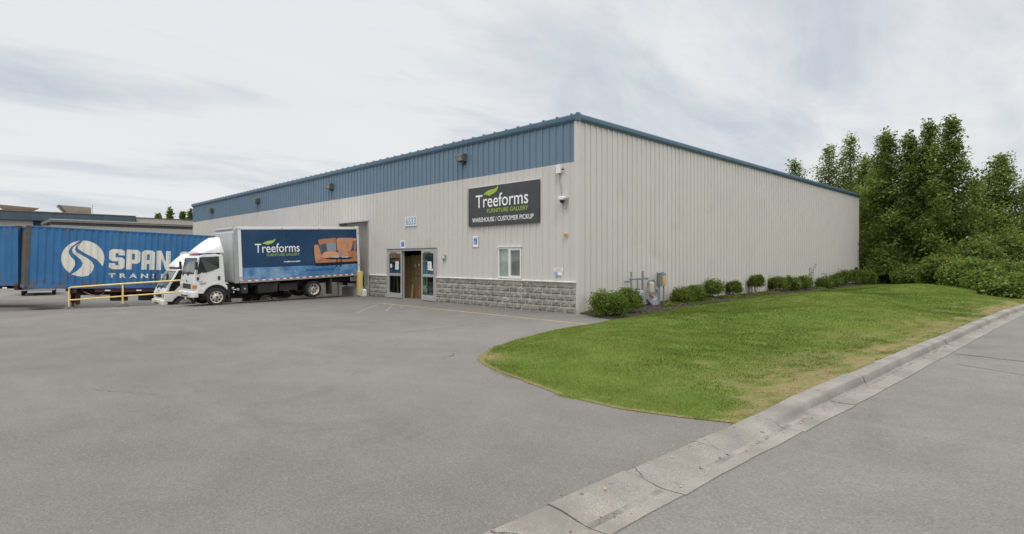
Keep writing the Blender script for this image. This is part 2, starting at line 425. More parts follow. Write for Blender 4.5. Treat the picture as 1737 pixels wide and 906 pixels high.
def crack(pts, w):
    P_ = []
    for (a, b) in zip(pts[:-1], pts[1:]):
        for q in np.linspace(0, 1, 6)[:-1]: P_.append((a[0]+(b[0]-a[0])*q+random.uniform(-.008, .008), a[1]+(b[1]-a[1])*q+random.uniform(-.012, .012)))
    P_.append(pts[-1])
    for a, b in zip(P_[:-1], P_[1:]):
        d = Vector((b[0]-a[0], b[1]-a[1])).normalized(); n_ = Vector((-d.y, d.x))*w*random.uniform(.3, .8)
        mb.add([(a[0]-n_.x, a[1]-n_.y, kerb_z(*a)), (b[0]-n_.x, b[1]-n_.y, kerb_z(*b)), (b[0]+n_.x, b[1]+n_.y, kerb_z(*b)), (a[0]+n_.x, a[1]+n_.y, kerb_z(*a))], [(0,1,2,3)])
crack([(8.90,-10.30),(8.99,-10.36),(9.10,-10.43)], .008)
crack([(8.93,-9.15),(9.02,-9.22),(9.08,-9.30),(9.20,-9.34)], .008)
crack([(8.93,-11.9),(9.05,-11.8),(9.2,-11.85),(9.38,-11.7)], .008)
crack([(9.02,-8.9),(9.12,-8.6),(9.28,-8.5)], .006)
tag(mb.build('kerb_crack', M('crack_dirt', (.06,.05,.04), .95, var=.3)), kind='structure')


# lawn: a low rolling berm between the mulch bed and the kerb
LX = [1.8,1.87,2.12,2.22,2.8,3.3,3.84,4.1,4.44,5.0,5.7,6.8,7.7,8.35,9.05,11]
LY = [-.5,-.65,-2.1,-3.65,-5.68,-6.75,-7.52,-7.8,-7.98,-8.22,-8.4,-8.72,-8.73,-8.56,-8.28,-7.6]
def xlw(y): return 1.8-.30*sm((np.asarray(y, float)-.2)/6)
def ylow(x): return np.interp(x, LX, LY)
def lawn_z(x, y):
    x = np.asarray(x, float); y = np.asarray(y, float)
    u = np.clip((x-xlw(y))/(xb(y)-xlw(y)), 0, 1)
    d = y-ylow(np.clip(x, 1.8, 9.05)); e = sm(d/1.5)
    zl = .115*sm((y+.6)/8.); zr = kh(y)-.012
    mound = .20*np.sin(PI*u)**1.2*sm((y+6.5)/9) + .10*np.exp(-((u-.45)/.22)**2)*sm((y-3)/6)*sm((27-y)/8)
    q = x*.62+y*.42
    roll = .085*np.sin(q*1.15+.6)+.05*np.sin(x*.45-y*.75+1.)+.05*(vnoise(x*.55, y*.4, 3)-.5)+.03*(vnoise(x*1.5, y*1.3, 5)-.5)
    z = zl*(1-u)+zr*u + mound + roll*np.sin(PI*u)**.6*sm((d-.4)/2.5)
    return .006 + z*e*sm(np.minimum(1, .25+d*.5))+ 0*d
def dryness(x, y):
    u = np.clip((x-xlw(y))/(xb(y)-xlw(y)), 0, 1); d = y-ylow(np.clip(x, 1.8, 9.05))
    n = .6*vnoise(x*1.6, y*.9, 21)+.4*vnoise(x*4.2, y*2.6, 22)
    n2 = .55*vnoise(x*.8, y*.35, 31)+.45*vnoise(x*2.6, y*2.2, 33)
    n3 = .5*vnoise(x*7, y*4.5, 27)+.5*vnoise(x*13, y*9, 28)
    k = .7*sm((u-.76)/.18)*np.clip((n*.6+n3*.4-.48)*4, 0, 1) + sm((u-.925)/.05)*np.clip((n*.45+n3*.55-.32)*4, 0, 1)
    k = k + .9*sm((.13-d)/.10)*(n > .22) + sm((n2-.76)/.14)*.3 + .22*sm((u-.6)/.3)*np.clip((n2*.6+n3*.4-.5)*3, 0, 1)
    tip = np.exp(-((x-4.0)**2+(y+7.45)**2)/.12)
    return np.clip(k+tip, 0, 1)
uu = np.concatenate([np.linspace(0, .07, 16), np.linspace(.08, .3, 20), np.linspace(.315, 1, 50)])
tt = np.linspace(0, 1, 150)**1.7
X0 = 1.8+uu*(9.05-1.8)
P = []
for x0, u in zip(X0, uu):
    yl = ylow(x0); y = yl+(80-yl)*tt
    x = np.interp(y, [yl, yl+4], [x0, 0])*0 + (xlw(y)+u*((xb(y)+.012)-xlw(y)))
    x = x + (x0-x[0])*np.exp(-(y-yl)/2.)
    if u < .02: x = x + .07*np.sin(y*1.3)*sm((y-1)/2)*(1-u/.02)
    P.append(np.stack([x, y, lawn_z(x, y)], -1))
P = np.array(P); nu, nt_ = P.shape[:2]
i = np.arange((nu-1)*(nt_-1)); r = i//(nt_-1); c = i % (nt_-1); a = r*nt_+c
mlawn, nt, b = nt_new('lawn_turf'); v = coords(nt)
at = node(nt, 'ShaderNodeAttribute', attribute_name='dry')
gc = mixc(nt, maprange(nt, noise(nt, v, 1.4, 6, .65), .35, .65, 0, 1), (.084,.126,.020), (.128,.174,.034))
gc = mixc(nt, maprange(nt, noise(nt, coords(nt, (.5, 1.2, 1)), .8, 5, .6), .45, .70, 0, .6), gc, (.150,.190,.045))
gc = mixc(nt, math_(nt, 'MULTIPLY', at.outputs['Fac'], maprange(nt, noise(nt, v, 9, 4), .35, .6, .4, 1)), gc, (.25,.19,.10))
gc = mixc(nt, 1., gc, grey(nt, maprange(nt, noise(nt, v, 38, 4, .7), .3, .7, .6, 1.35)), 'MULTIPLY')
nt.links.new(gc, b.inputs['Base Color']); b.inputs['Roughness'].default_value = .9; b.inputs['Specular IOR Level'].default_value = .1
bump(nt, b, noise(nt, v, 45, 5, .7), .7, .03)
V = P.reshape(-1, 3)
lawn = fast('lawn', V, np.stack([a, a+nt_, a+nt_+1, a+1], -1), mlawn, smooth=True)
lawn.data.attributes.new('dry', 'FLOAT', 'POINT').data.foreach_set('value', dryness(V[:,0], V[:,1]).astype(np.float32))
tag(lawn, kind='structure')

# grass blades on the lawn
N = 1150000
gx = RNG.uniform(1.42, 11.2, N); gy = RNG.uniform(-8.8, 27, N)
D = np.hypot(gx-11.545, gy+14.279)
ok = (gy > ylow(gx)-.05+.14*(vnoise(gx*3.5, gy*3.5, 40)-.5)+.08*(vnoise(gx*11, gy*11, 41)-.5)) & (gx < xb(gy)-.01+.09*(vnoise(gx*2, gy*4, 42)-.42)) & (gx > xlw(gy)-.06+.1*(vnoise(gx*6, gy*5, 43)-.5)) & (RNG.random(N) < np.clip((9.0/D)**1.1, 0, 1))
gx, gy, D = gx[ok], gy[ok], D[ok]; n = len(gx)
dr = dryness(gx, gy)
keep = RNG.random(n) < 1-.65*dr
gx, gy, D, dr = gx[keep], gy[keep], D[keep], dr[keep]; n = len(gx)
gz = np.maximum(lawn_z(gx, gy)-.006, np.where(gx > xb(gy), kh(gy)-.004, .002))
an = RNG.uniform(0, 2*PI, n); w = .0030*(.55+D/12); tuft = vnoise(gx*2.2, gy*2.2, 51)
hh = RNG.uniform(.018, .040, n)*(.65+.6*tuft)*(1-.35*dr)
ln = RNG.normal(0, .55, (2, n))*hh + np.array([[.25],[-.15]])*hh
A = np.stack([gx-np.cos(an)*w, gy-np.sin(an)*w, gz], -1); B = np.stack([gx+np.cos(an)*w, gy+np.sin(an)*w, gz], -1)
C = np.stack([gx+ln[0], gy+ln[1], gz+hh], -1)
V = np.stack([A, B, C], 1).reshape(-1, 3); F = np.arange(3*n).reshape(-1, 3)
qq = gx*.62+gy*.42; roll_shade = .5-.5*np.sin(qq*1.15+.6)     # slope shading of the rolls put into blade colour: hollows darker
tone = (.45*vnoise(gx*.7+gy*.3, gy*.6, 61)+.55*(1-roll_shade))*.70+RNG.random(n)*.30
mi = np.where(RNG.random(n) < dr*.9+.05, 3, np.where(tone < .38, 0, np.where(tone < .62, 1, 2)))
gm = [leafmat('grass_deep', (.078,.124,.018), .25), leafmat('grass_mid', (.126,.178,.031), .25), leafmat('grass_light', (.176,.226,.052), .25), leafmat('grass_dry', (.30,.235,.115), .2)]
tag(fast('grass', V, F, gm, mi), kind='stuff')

# mulch bed along the side wall
MULCH = M('mulch_bark', (.034,.025,.019), .95, var=.4, scale=14, bmp=1., bscale=40, stain=((.085,.06,.04), 3, .55, .70), speck=.5)
us = np.linspace(0, 1, 26); Pm = []
for u in us:
    yl = .12+u*1.86*(-.77/1.86); y = yl+(80-yl)*np.linspace(0, 1, 170)**1.6
    x = -.03+u*(xlw(y)+.10)+y*0
    z = .03+.13*sm((y+.2)/8)*(1-u*.35)+.03*(vnoise(x*5, y*5, 71)-.5)+.05*(vnoise(x*1.3, y*1.1, 72)-.4)
    z = np.where(y-yl < .02, .004, z); z = np.where(u > .86, np.minimum(z, lawn_z(np.maximum(x, xlw(y)), y)-.012), z)
    Pm.append(np.stack([x, y, np.maximum(z, .006)], -1))
Pm = np.array(Pm); nu, n2 = Pm.shape[:2]
i = np.arange((nu-1)*(n2-1)); r = i//(n2-1); c = i % (n2-1); a = r*n2+c
tag(fast('mulch_bed', Pm.reshape(-1, 3), np.stack([a, a+n2, a+n2+1, a+1], -1), MULCH, smooth=True), kind='structure')
def mulch_z(x, y): return .03+.13*float(sm((y+.2)/8))*(1-x/1.7*.35)

# faded yellow stall paint in front of the door
mb = MB()
def stripe(p, q, w=.1, z=.004):
    p = Vector(p); q = Vector(q); d = (q-p).normalized(); nrm = Vector((-d.y, d.x))*w/2
    mb.add([(*(p-nrm), z), (*(q-nrm), z), (*(q+nrm), z), (*(p+nrm), z)], [(0,1,2,3)])
stripe((-8.75,-2.07), (2.08,-2.07), .11)
tag(mb.build('parking_line', LINEC), kind='structure'); mb = MB()
for p, q in [((-8.4,-2.14),(-5.3,-4.9)), ((-7.42,-2.14),(-5.35,-3.75)), ((-6.77,-2.14),(-5.86,-2.8)), ((-7.95,-2.14),(-7.29,-2.65)), ((-3.27,-2.14),(-3.09,-3.6)), ((-.25,-2.14),(-.15,-6.3)), ((-8.6,-2.14),(-7.6,-4.1))]: stripe(p, q, .09)
o = mb.build('parking_line', LINEY); tag(o, kind='structure')
mb = MB(); stripe((-33.0,-26), (-28.6,4), .2, -.535)
tag(mb.build('yard_line', LINEY), kind='structure')

# blown leaves and grit in the gutter and along the edge of the turf
n = 420; ly = RNG.uniform(-11.5, 12, n); side = RNG.random(n) < .6
lx = np.where(side, xb(ly)+RNG.normal(.36, .05, n), xb(ly)+RNG.normal(.03, .05, n)); lz = np.where(side, .013, kh(ly)+.006)
ang = RNG.uniform(0, 6.28, n); r_ = RNG.uniform(.008, .022, n)
Pl = np.stack([lx, ly, lz], -1)[:, None, :]+np.stack([np.stack([np.cos(ang+q)*r_*(1 if q in (0, PI) else .55), np.sin(ang+q)*r_*(1 if q in (0, PI) else .55), RNG.uniform(0, .006, n)], -1) for q in (0, PI/2, PI, 1.5*PI)], 1)
tag(fast('leaf_litter', Pl.reshape(-1, 3), np.arange(4*n).reshape(-1, 4), [M('litter_brown', (.14,.09,.05), .9), M('litter_straw', (.34,.27,.16), .9), M('litter_grit', (.22,.21,.19), .9)], RNG.integers(0, 3, n)), kind='stuff')

# ------------------------------------------------------------------ the warehouse
WL, WD = -41.6, 31.9
wh = thing('warehouse', 'long beige metal warehouse with a blue band under the roof', 'warehouse')
PITCH = .305
def ribs(u0, u1, phase=0.):
    """(u, off) profile of ribbed sheet between u0 and u1"""
    pts = [(u0, 0.)]; k = math.ceil((u0-phase)/PITCH-.5)
    while True:
        c = phase+k*PITCH; k += 1
        if c > u1+.05: break
        for du, o in ((-.044, 0), (-.041, -.018), (-.032, -.018), (-.029, .004), (-.018, .036), (.018, .036), (.028, 0)):
            q = c+du
            if u0 < q < u1: pts.append((q, o))
    pts.append((u1, 0.)); return pts
def sheet(mb, u0, u1, z0, z1, fn, phase=0.):
    pr = ribs(u0, u1, phase)
    vs = [fn(u, o, z0) for u, o in pr]+[fn(u, o, z1) for u, o in pr]; n = len(pr)
    mb.add(vs, [(i, i+1, n+i+1, n+i) for i in range(n-1)])
FR = lambda u, o, z: (u, -o, z)
SD = lambda u, o, z: (o, u, z)
BZ = 4.93                      # bottom of the blue band
mb = MB()
sheet(mb, WL, -15.86, -1.6, BZ, FR); sheet(mb, -15.86, -12.96, 3.64, BZ, FR)
sheet(mb, -12.96, -11.18, 1.04, BZ, FR); sheet(mb, -11.18, -7.48, 2.2, BZ, FR)
sheet(mb, -7.48, -3.70, 1.04, BZ, FR); sheet(mb, -3.70, -2.48, 2.21, BZ, FR); sheet(mb, -3.70, -2.48, 1.04, 1.07, FR)
sheet(mb, -2.48, -.08, 1.04, BZ, FR)
mb.build('front_wall', WALL, wh, recalc=False)
mb = MB(); sheet(mb, WL, -.09, BZ, 6.30, FR); mb.build('blue_band', BLUE, wh, recalc=False)
mb = MB(); sheet(mb, .08, WD, -.3, 6.30, SD, .13); mb.build('side_wall', WALL, wh, recalc=False)
mb = MB(); sheet(mb, WL, -.05, -1.6, 6.24, lambda u, o, z: (u, WD+o, z)); sheet(mb, .05, WD-.05, -1.6, 6.24, lambda u, o, z: (WL-o, u, z))
mb.build('rear_wall', WALL, wh, recalc=False)
for a in ((-.09, .045, -.045, .10, -.02, 6.26), (-.004, .045, WD-.1, WD+.05, -.02, 6.26)):
    mb = MB(); mb.box(*a); mb.build('corner_trim', WALL, wh, bevel=.006)
mb = MB(); mb.box(WL+.05, -.05, .05, WD-.05, 6.30, 6.36); mb.box(WL-.05, .04, -.03, WD+.03, 6.41, 6.452)
for k in range(int(41.6/.61)+1):                        # standing seams of the roof sheets
    x = -.18-k*.61; mb.prism([(x-.035, 6.45), (x+.035, 6.45), (x+.02, 6.497), (x-.02, 6.497)], -.10, WD, 'y')
mb.build('roof', BLUE, wh)
mb = MB()
mb.prism([(0, 6.235), (-.05, 6.235), (-.057, 6.27), (-.08, 6.28), (-.09, 6.32), (-.095, 6.425), (-.08, 6.46), (0, 6.46)], WL-.12, .125, 'x')
mb.prism([(.0, 6.235), (.05, 6.235), (.057, 6.27), (.09, 6.28), (.108, 6.32), (.112, 6.425), (.095, 6.46), (0, 6.46)], -.108, WD+.1, 'y')
mb.box(.03, .121, -.105, .03, 6.23, 6.485)
mb.build('roof_trim', TRIM, wh)
LEDGE = M('ledge_flashing', (.56,.55,.53), .5, var=.1, scale=3)
# split-face block wainscot
def blocks(x0, x1, name, z1=1.0):
    mb = MB(); mb.m = 1; mb.box(x0+.004, x1-.004, -.056, .10, -.05, z1-.002); mb.m = 0
    rows = 5; h = z1/rows
    for r_ in range(rows):
        x = x0-(0 if r_ % 2 else .2)
        while x < x1-.01:
            a, b = max(x, x0)+.009, min(x+.4, x1)-.009; x += .4
            if b-a < .03: continue
            nx, nz = max(2, int((b-a)/.05)), 4; o = len(mb.V); base = -.062-random.uniform(0, .012)
            za, zb = r_*h+.009, (r_+1)*h-.009
            vs = []
            for jz in range(nz+1):
                for jx in range(nx+1):
                    e = jx in (0, nx) or jz in (0, nz)
                    vs.append((a+(b-a)*jx/nx, (-.0565 if e else base-random.uniform(0, .020)), za+(zb-za)*jz/nz))
            fs = [(jz*(nx+1)+jx, jz*(nx+1)+jx+1, (jz+1)*(nx+1)+jx+1, (jz+1)*(nx+1)+jx) for jz in range(nz) for jx in range(nx)]
            mb.m = random.choice((0, 0, 0, 0, 2, 3)); mb.add(vs, fs)
    return mb.build(name, [BLOCK, MORTAR, BLOCK2, BLOCK3], wh, recalc=False)
blocks(-12.76, -11.2, 'block_wall'); blocks(-7.46, .0, 'block_wall')
mb = MB(); mb.box(WL, -15.93, -.07, .0, -1.6, 1.0); mb.build('block_wall', BLOCK, wh)
for a, b in ((-12.76, -11.2), (-7.46, .012)):
    mb = MB(); mb.prism([(-.085, 1.005), (-.095, 1.028), (-.03, 1.058), (0, 1.058), (0, 1.0), (-.085, 1.0)], a, b, 'x'); mb.build('wall_ledge', LEDGE, wh)
# loading bay
mb = MB(); sheet(mb, -15.9, -12.9, -.6, 3.7, lambda u, o, z: (u, .38-o*.7, z), .1); mb.build('dock_door', WALL2, wh, recalc=False)
mb = MB(); mb.box(-12.96, -12.90, -.03, .36, 0, 3.64); mb.box(-15.92, -15.86, -.03, .36, -.6, 3.64); mb.box(-15.95, -12.88, -.055, .36, 3.64, 3.70)
mb.build('dock_door_frame', ALUD, wh)
mb = MB(); mb.box(-15.86, -13.0, -.02, .35, -.6, .42); mb.build('dock_sill', CONC, wh, bevel=.02)
mb = MB(); mb.box(-15.0, -13.35, -.34, -.03, -.3, .40); mb.build('dock_step', CONCL, wh, bevel=.03)
for x in (-15.3, -13.65):
    mb = MB(); mb.box(x, x+.3, -.13, .0, .45, .95); mb.build('dock_bumper', RUBBER, wh, bevel=.02)
mb = MB(); mb.tube([(-12.85, -.06, .0), (-12.85, -.06, 1.05)], .045); mb.build('downpipe', GALV, wh, smooth=40)
DALU = M('door_aluminium', (.55,.55,.54), .42, metal=.45, var=.06, scale=4)
# entrance: a parted pair of aluminium sliding doors
mb = MB()
mb.box(-11.20, -7.46, -.06, .10, 2.155, 2.225); mb.box(-11.20, -11.14, -.058, .10, 0, 2.155); mb.box(-7.52, -7.46, -.058, .10, 0, 2.155)
mb.box(-10.06, -9.98, .02, .10, 0, 2.155); mb.box(-8.44, -8.36, .02, .10, 0, 2.155); mb.box(-11.14, -7.52, -.02, .10, .0, .012)
mb.build('door_frame', DALU, wh, bevel=.006)
mb = MB(); mb.box(-11.22, -7.44, -.075, -.03, 2.226, 2.256); mb.build('door_hood', DGREY, wh)
def paper(name, x, z, w, h, y, par):
    mb = MB(); mb.box(x, x+w, y-.003, y, z, z+h); mb.m = 1
    for q in range(5):
        zz_ = z+h*(.82-.16*q); mb.box(x+w*.12, x+w*random.uniform(.6, .88), y-.0042, y-.0032, zz_-h*.04, zz_+h*.03)
    return mb.build(name, [SIGNW, M('print_grey', (.35,.38,.44), .6)], par)
for (a, b, y) in ((-11.13, -10.03, -.045), (-8.47, -7.53, -.075)):
    mb = MB(); s_ = .08
    mb.box(a, a+s_, y, y+.045, .03, 2.15); mb.box(b-s_, b, y, y+.045, .03, 2.15); mb.box(a+s_, b-s_, y, y+.045, 2.03, 2.15)
    mb.box(a+s_, b-s_, y, y+.045, .03, .25); mb.box(a+s_, b-s_, y+.002, y+.043, 1.02, 1.14)
    d = mb.build('sliding_door', DALU, wh, bevel=.006)
    mb = MB(); mb.box(a+s_, b-s_, y+.018, y+.026, .25, 2.03); mb.build('glass', DOORG, d)
    mb = MB(); mb.box(a+.22, a+.22+.48, y-.05, y, 2.06, 2.13); mb.build('door_closer', ALU, d, bevel=.008)
    mb = MB(); mb.box(a+s_, b-s_, y-.006, y, 1.04, 1.12); mb.build('push_bar', GREY, d, bevel=.004)
    paper('paper_notice', b-.52 if a < -10 else b-.50, 1.32, .27, .36, y+.017, d)
    if a > -10: paper('paper_notice', b-.30, 1.30, .17, .08, y+.0155, d)
    else: paper('paper_notice', a+.17, 1.40, .13, .17, y+.017, d)
mb = MB(); mb.box(WL+.3, -.3, .02, WD-.3, -.05, .015); mb.build('floor', M('floor_slab', (.20,.16,.12), .7, var=.15), wh)
# window
mb = MB()
x0, x1, z0, z1 = -3.69, -2.49, 1.075, 2.205
for a, b, c, d in ((x0, x1, z1-.065, z1), (x0, x1, z0, z0+.065)): mb.box(a, b, -.055, .08, c, d)
for a, b in ((x0, x0+.06), (x1-.06, x1), (-3.13, -3.03)): mb.box(a, b, -.054, .079, z0+.065, z1-.065)
mb.box(-3.03, -2.55, -.048, .0, z0+.065, z0+.11); mb.box(-3.03, -2.55, -.048, .0, z1-.11, z1-.065)
wf = mb.build('window', WPLAS, wh, bevel=.006)
mb = MB(); mb.box(-3.63, -3.13, -.01, -.002, z0+.065, z1-.065); mb.build('pane', WGLASS, wf)
mb = MB(); mb.box(-3.03, -2.55, -.02, -.012, z0+.11, z1-.11); mb.build('pane', WGLASS, wf)
mb = MB(); mb.box(x0-.05, x1+.03, -.085, .0, z1+.004, z1+.03); mb.build('window_hood', WPLAS, wf)
mb = MB(); mb.box(-3.63, -3.13, .018, .03, 1.14, 2.14); mb.build('blind', M('pale_blind', (.50,.58,.54), .7, var=.12, streak=((.36,.43,.40), 5, .5, .7, .6)), wf)
mb = MB(); mb.box(-3.03, -2.55, .018, .03, 1.14, 2.14); mb.build('blind', M('grey_blind', (.20,.21,.205), .7, var=.2), wf)

# tall cartons standing inside the open doorway
def carton(x, y, w, d, h, label, tape=True):
    t = thing('cardboard_box', label, 'box', (x, y, .016))
    mb = MB(); mb.box(-w/2, w/2, -d/2, d/2, 0, h); mb.build('body', CARTON, t, bevel=.008)
    mb = MB(); mb.box(-.03, .03, -d/2-.003, -d/2, .02, h-.02); mb.build('tape', M('box_tape', (.42,.30,.17), .4), t)
    return t
t = thing('reflection_pole', 'added pale green pole imitating reflections in the left glass door', 'pole', (-11.45, .55, .02))  # made-up pole, its pale green stands in for reflections in the glass
mb = MB(); mb.tube([(.25, 0, 0), (-.12, .12, 1.75)], .035, 8); mb.build('pole', M('pole_green', (.42,.50,.42), .5), t, smooth=40)
mb = MB(); mb.lathe([(.05, 0), (.05, .05)], (-.12, .12, 1.75), 'z', 8); mb.build('cap', WPLAS, t)
t = thing('reflection_board', 'added green boards imitating reflections in the right glass door', 'board', (-8.75, .45, .02))  # invented boards, giving this pane the green of mirrored surroundings
mb = MB(); mb.box(-.28, .0, 0, .12, 0, 1.75); mb.build('board', M('board_green', (.16,.26,.19), .6, var=.15), t)
mb = MB(); mb.box(.05, .35, .05, .4, 0, .75); mb.build('bin', DGREY, t)
c = carton(-11.12, 1.25, .80, .7, 1.92, 'tall brown carton on the left inside the open doorway')
c = carton(-10.26, 1.25, .84, .7, 1.96, 'tall brown carton with two pale stickers inside the open doorway')
for dx, dz in ((-.10, 1.42), (.20, 1.45)):
    mb = MB(); mb.box(dx, dx+.09, -.356, -.352, dz, dz+.11); mb.build('sticker', SIGNW, c)
mb = MB(); mb.box(-.41, .41, -.357, -.351, .98, 1.005); mb.build('strap', BLACK, c)
carton(-12.35, 1.2, .8, .6, 1.5, 'lower brown carton deep inside the left glass door')
mb = MB(); mb.box(-.045, .045, -.02, .02, 0, .62)
o = mb.build('timber_offcut', M('pale_timber', (.42,.28,.15), .8), None); o.location = (-10.20, .62, .016); o.rotation_euler = (rad(-6), 0, 0)
tag(o, 'short pale timber board leaning in front of the cartons', 'board')

# ------------------------------------------------------------------ things fixed to the walls
LEAF = [(.155,.97),(.20,1.16),(.255,1.28),(.32,1.33),(.385,1.36),(.425,1.46),(.445,1.60),(.447,1.42),(.43,1.25),(.40,1.10),(.36,1.0),(.315,.965),(.28,.86),(.25,.93),(.20,.985)]
VEIN = [(.19,1.005),(.25,1.09),(.31,1.14),(.37,1.19),(.415,1.27),(.375,1.165),(.315,1.105),(.255,1.055)]
def logo(par, fn, x0, x1, zb, zt, ext, leafhi):
    mb = MB(); text_into(mb, 'Treeforms', fn, x0, x1, zb, zt, ext, 0.004, 'T'); mb.build('lettering', SIGNW, par)
    W, H = x1-x0, zt-zb
    mb = MB(); P = [(x0+u*W, zb+v*H) for u, v in LEAF]; n = len(P)
    vs = [fn(a, b, 0) for a, b in P]+[fn(a, b, ext) for a, b in P]
    mb.add(vs, [tuple(range(n)), tuple(range(2*n-1, n-1, -1))]+[(i, (i+1) % n, n+(i+1) % n, n+i) for i in range(n)])
    lf = mb.build('leaf_emblem', LIME, par)
    mb = MB(); P = [(x0+u*W, zb+v*H) for u, v in VEIN]; n = len(P)
    mb.add([fn(a, b, ext+.0025) for a, b in P], [tuple(range(n))]); mb.build('leaf_vein', leafhi, lf)
t = thing('business_sign', 'big charcoal business sign with a green leaf on the front wall', 'sign', (-3.465, -.036, 3.04))
mb = MB(); mb.box(-1.865, 1.865, -.05, 0, 0, 1.475); mb.build('panel', SIGNK, t, bevel=.004)
mb = MB(); mb.box(-1.88, 1.88, -.045, .002, 1.476, 1.492); mb.build('top_flashing', WPLAS, t)
fs_ = lambda u, v, d: (u, -.051-d, v)
logo(t, fs_, -1.42, 1.36, .69, 1.17, .006, LIMED)
mb = MB(); text_into(mb, 'FURNITURE GALLERY', fs_, -.78, 1.36, .47, .62, .004); mb.build('tagline', LIME, t)
mb = MB(); text_into(mb, 'WAREHOUSE / CUSTOMER PICKUP', fs_, -1.63, 1.62, .145, .315, .004, .006); mb.build('lettering', SIGNW, t)

t = thing('house_number', 'white house number plate 6533 with blue digits above the doors', 'sign', (-9.29, -.036, 3.235))
mb = MB(); mb.box(-.43, .43, -.012, 0, 0, .43); mb.build('plate', M('plate_bluish', (.66,.69,.72), .5, var=.04), t)
mb = MB(); text_into(mb, '6533', lambda u, v, d: (u, -.0125-d, v), -.38, .38, .06, .38, .003, .01); mb.build('digits', NBLUE, t)
def access_sign(x, z, w, h, label, fig):
    t = thing('wall_sign', label, 'sign', (x, -.036, z))
    mb = MB(); mb.box(0, w, -.008, 0, 0, h); mb.build('plate', SIGNW, t, bevel=.003)
    mb = MB(); mb.box(w*.18, w*.82, -.0105, -.008, h*.22, h*.76); mb.build('blue_field', SBLUE, t)
    if fig:   # white wheelchair figure
        mb = MB(); cx, cz, s_ = w*.5, h*.47, w*.30
        F3 = lambda p: (cx+p[0]*s_, -.0125, cz+p[1]*s_)
        ring = [(math.cos(a)*.62-.1, math.sin(a)*.62-.25) for a in np.linspace(2.2, 6.0, 12)]; rin = [((p[0]+.1)*.72-.1, (p[1]+.25)*.72-.25) for p in ring][::-1]
        mb.add([F3(p) for p in ring+rin], [tuple(range(24))])
        for po in ([(-.25,.85),(-.02,.85),(-.02,.62),(-.25,.62)], [(-.25,.55),(-.05,.55),(.02,-.02),(.42,-.02),(.62,-.55),(.48,-.6),(.32,-.16),(-.16,-.16)]):
            mb.add([F3(p) for p in po], [tuple(range(len(po)))])
        mb.build('figure', SIGNW, t)
    else:
        mb = MB()
        for q in range(3): mb.box(w*.28, w*.72, -.0125, -.0108, h*(.34+.13*q), h*(.38+.13*q))
        mb.build('print', M('sign_print', (.25,.45,.75), .5), t)
    mb = MB(); mb.box(w*.12, w*.88, -.0105, -.008, h*.80, h*.86); mb.build('print', GREY, t)
access_sign(-10.11, 2.27, .36, .36, 'small white and blue sign just above the sliding doors', False)
access_sign(-5.12, 2.25, .32, .42, 'small blue wheelchair sign below the charcoal business sign', True)
t = thing('notice_sign', 'small white notice with red print and blue sticker near the corner', 'sign', (-.96, -.036, 1.36))
mb = MB(); mb.box(0, .40, -.004, 0, 0, .13); mb.build('plate', WPLAS, t)
mb = MB()
for q in range(2): mb.box(.05, .35, -.0055, -.004, .03+.05*q, .055+.05*q)
mb.build('print', M('sign_red', (.60,.36,.32), .5), t)
mb = MB(); mb.box(.02, .14, -.004, 0, -.16, -.01); mb.build('sticker', M('sticker_blue', (.28,.44,.60), .5), t)
mb = MB(); mb.box(.16, .34, -.004, 0, -.12, -.012); mb.build('sticker', SIGNW, t)
t = thing('intercom', 'small grey intercom box beside the right sliding door', 'intercom', (-7.02, -.036, 1.77))
mb = MB(); mb.box(0, .19, -.06, 0, 0, .2); mb.build('housing', GREY, t, bevel=.015)
mb = MB(); mb.box(.05, .14, -.064, -.06, .06, .15); mb.build('face', WPLAS, t, bevel=.006)
t = thing('security_camera', 'white security camera on a bracket below its conduit', 'camera', (-.53, -.036, 3.68))
mb = MB(); mb.prism([(-.10, .03), (.10, .03), (.13, .10), (.10, .16), (-.10, .16), (-.13, .10)], -.17, 0, 'y'); mb.build('housing', WPLAS, t, bevel=.02)
mb = MB(); mb.lathe([(.075, .03), (.07, -.02), (.045, -.06), (0, -.075)], (0, -.095, 0), 'z', 16); mb.build('dome', DGLASS, t, smooth=50)
mb = MB(); mb.tube([(.17, -.03, .08), (.22, -.03, .08)], .035); mb.build('bracket', GREY, t)
mb = MB(); mb.tube([(.15, -.03, .06), (.155, -.035, -.12), (.11, -.035, -.24), (.03, -.035, -.25), (-.02, -.035, -.17), (-.02, -.04, .04)], .014, 6); mb.build('cable', GREY, t, smooth=60)
t = thing('junction_box', 'white junction box at the band edge with conduit running down', 'junction box', (-.70, -.036, 4.61))
mb = MB(); mb.box(-.1, .1, -.10, 0, 0, .29); mb.build('box', WPLAS, t, bevel=.012)
mb = MB(); mb.tube([(.13, -.04, .12), (.19, -.04, .12)], .03); mb.build('gland', DGREY, t)
mb = MB(); mb.tube([(.0, -.03, 0), (0, -.03, -.25), (.06, -.03, -.40), (.10, -.03, -.80)], .014, 8); mb.build('conduit', GALV, t, smooth=50)
t = thing('strobe_light', 'small amber strobe light high on the wall near the corner', 'light', (-.43, -.036, 2.52))
mb = MB(); mb.box(-.06, .06, -.04, 0, 0, .12); mb.build('backplate', YELB, t, bevel=.01)
mb = MB(); mb.box(-.045, .045, -.075, -.04, .02, .10); mb.build('lens', AMBER, t, bevel=.015)
lamps = None
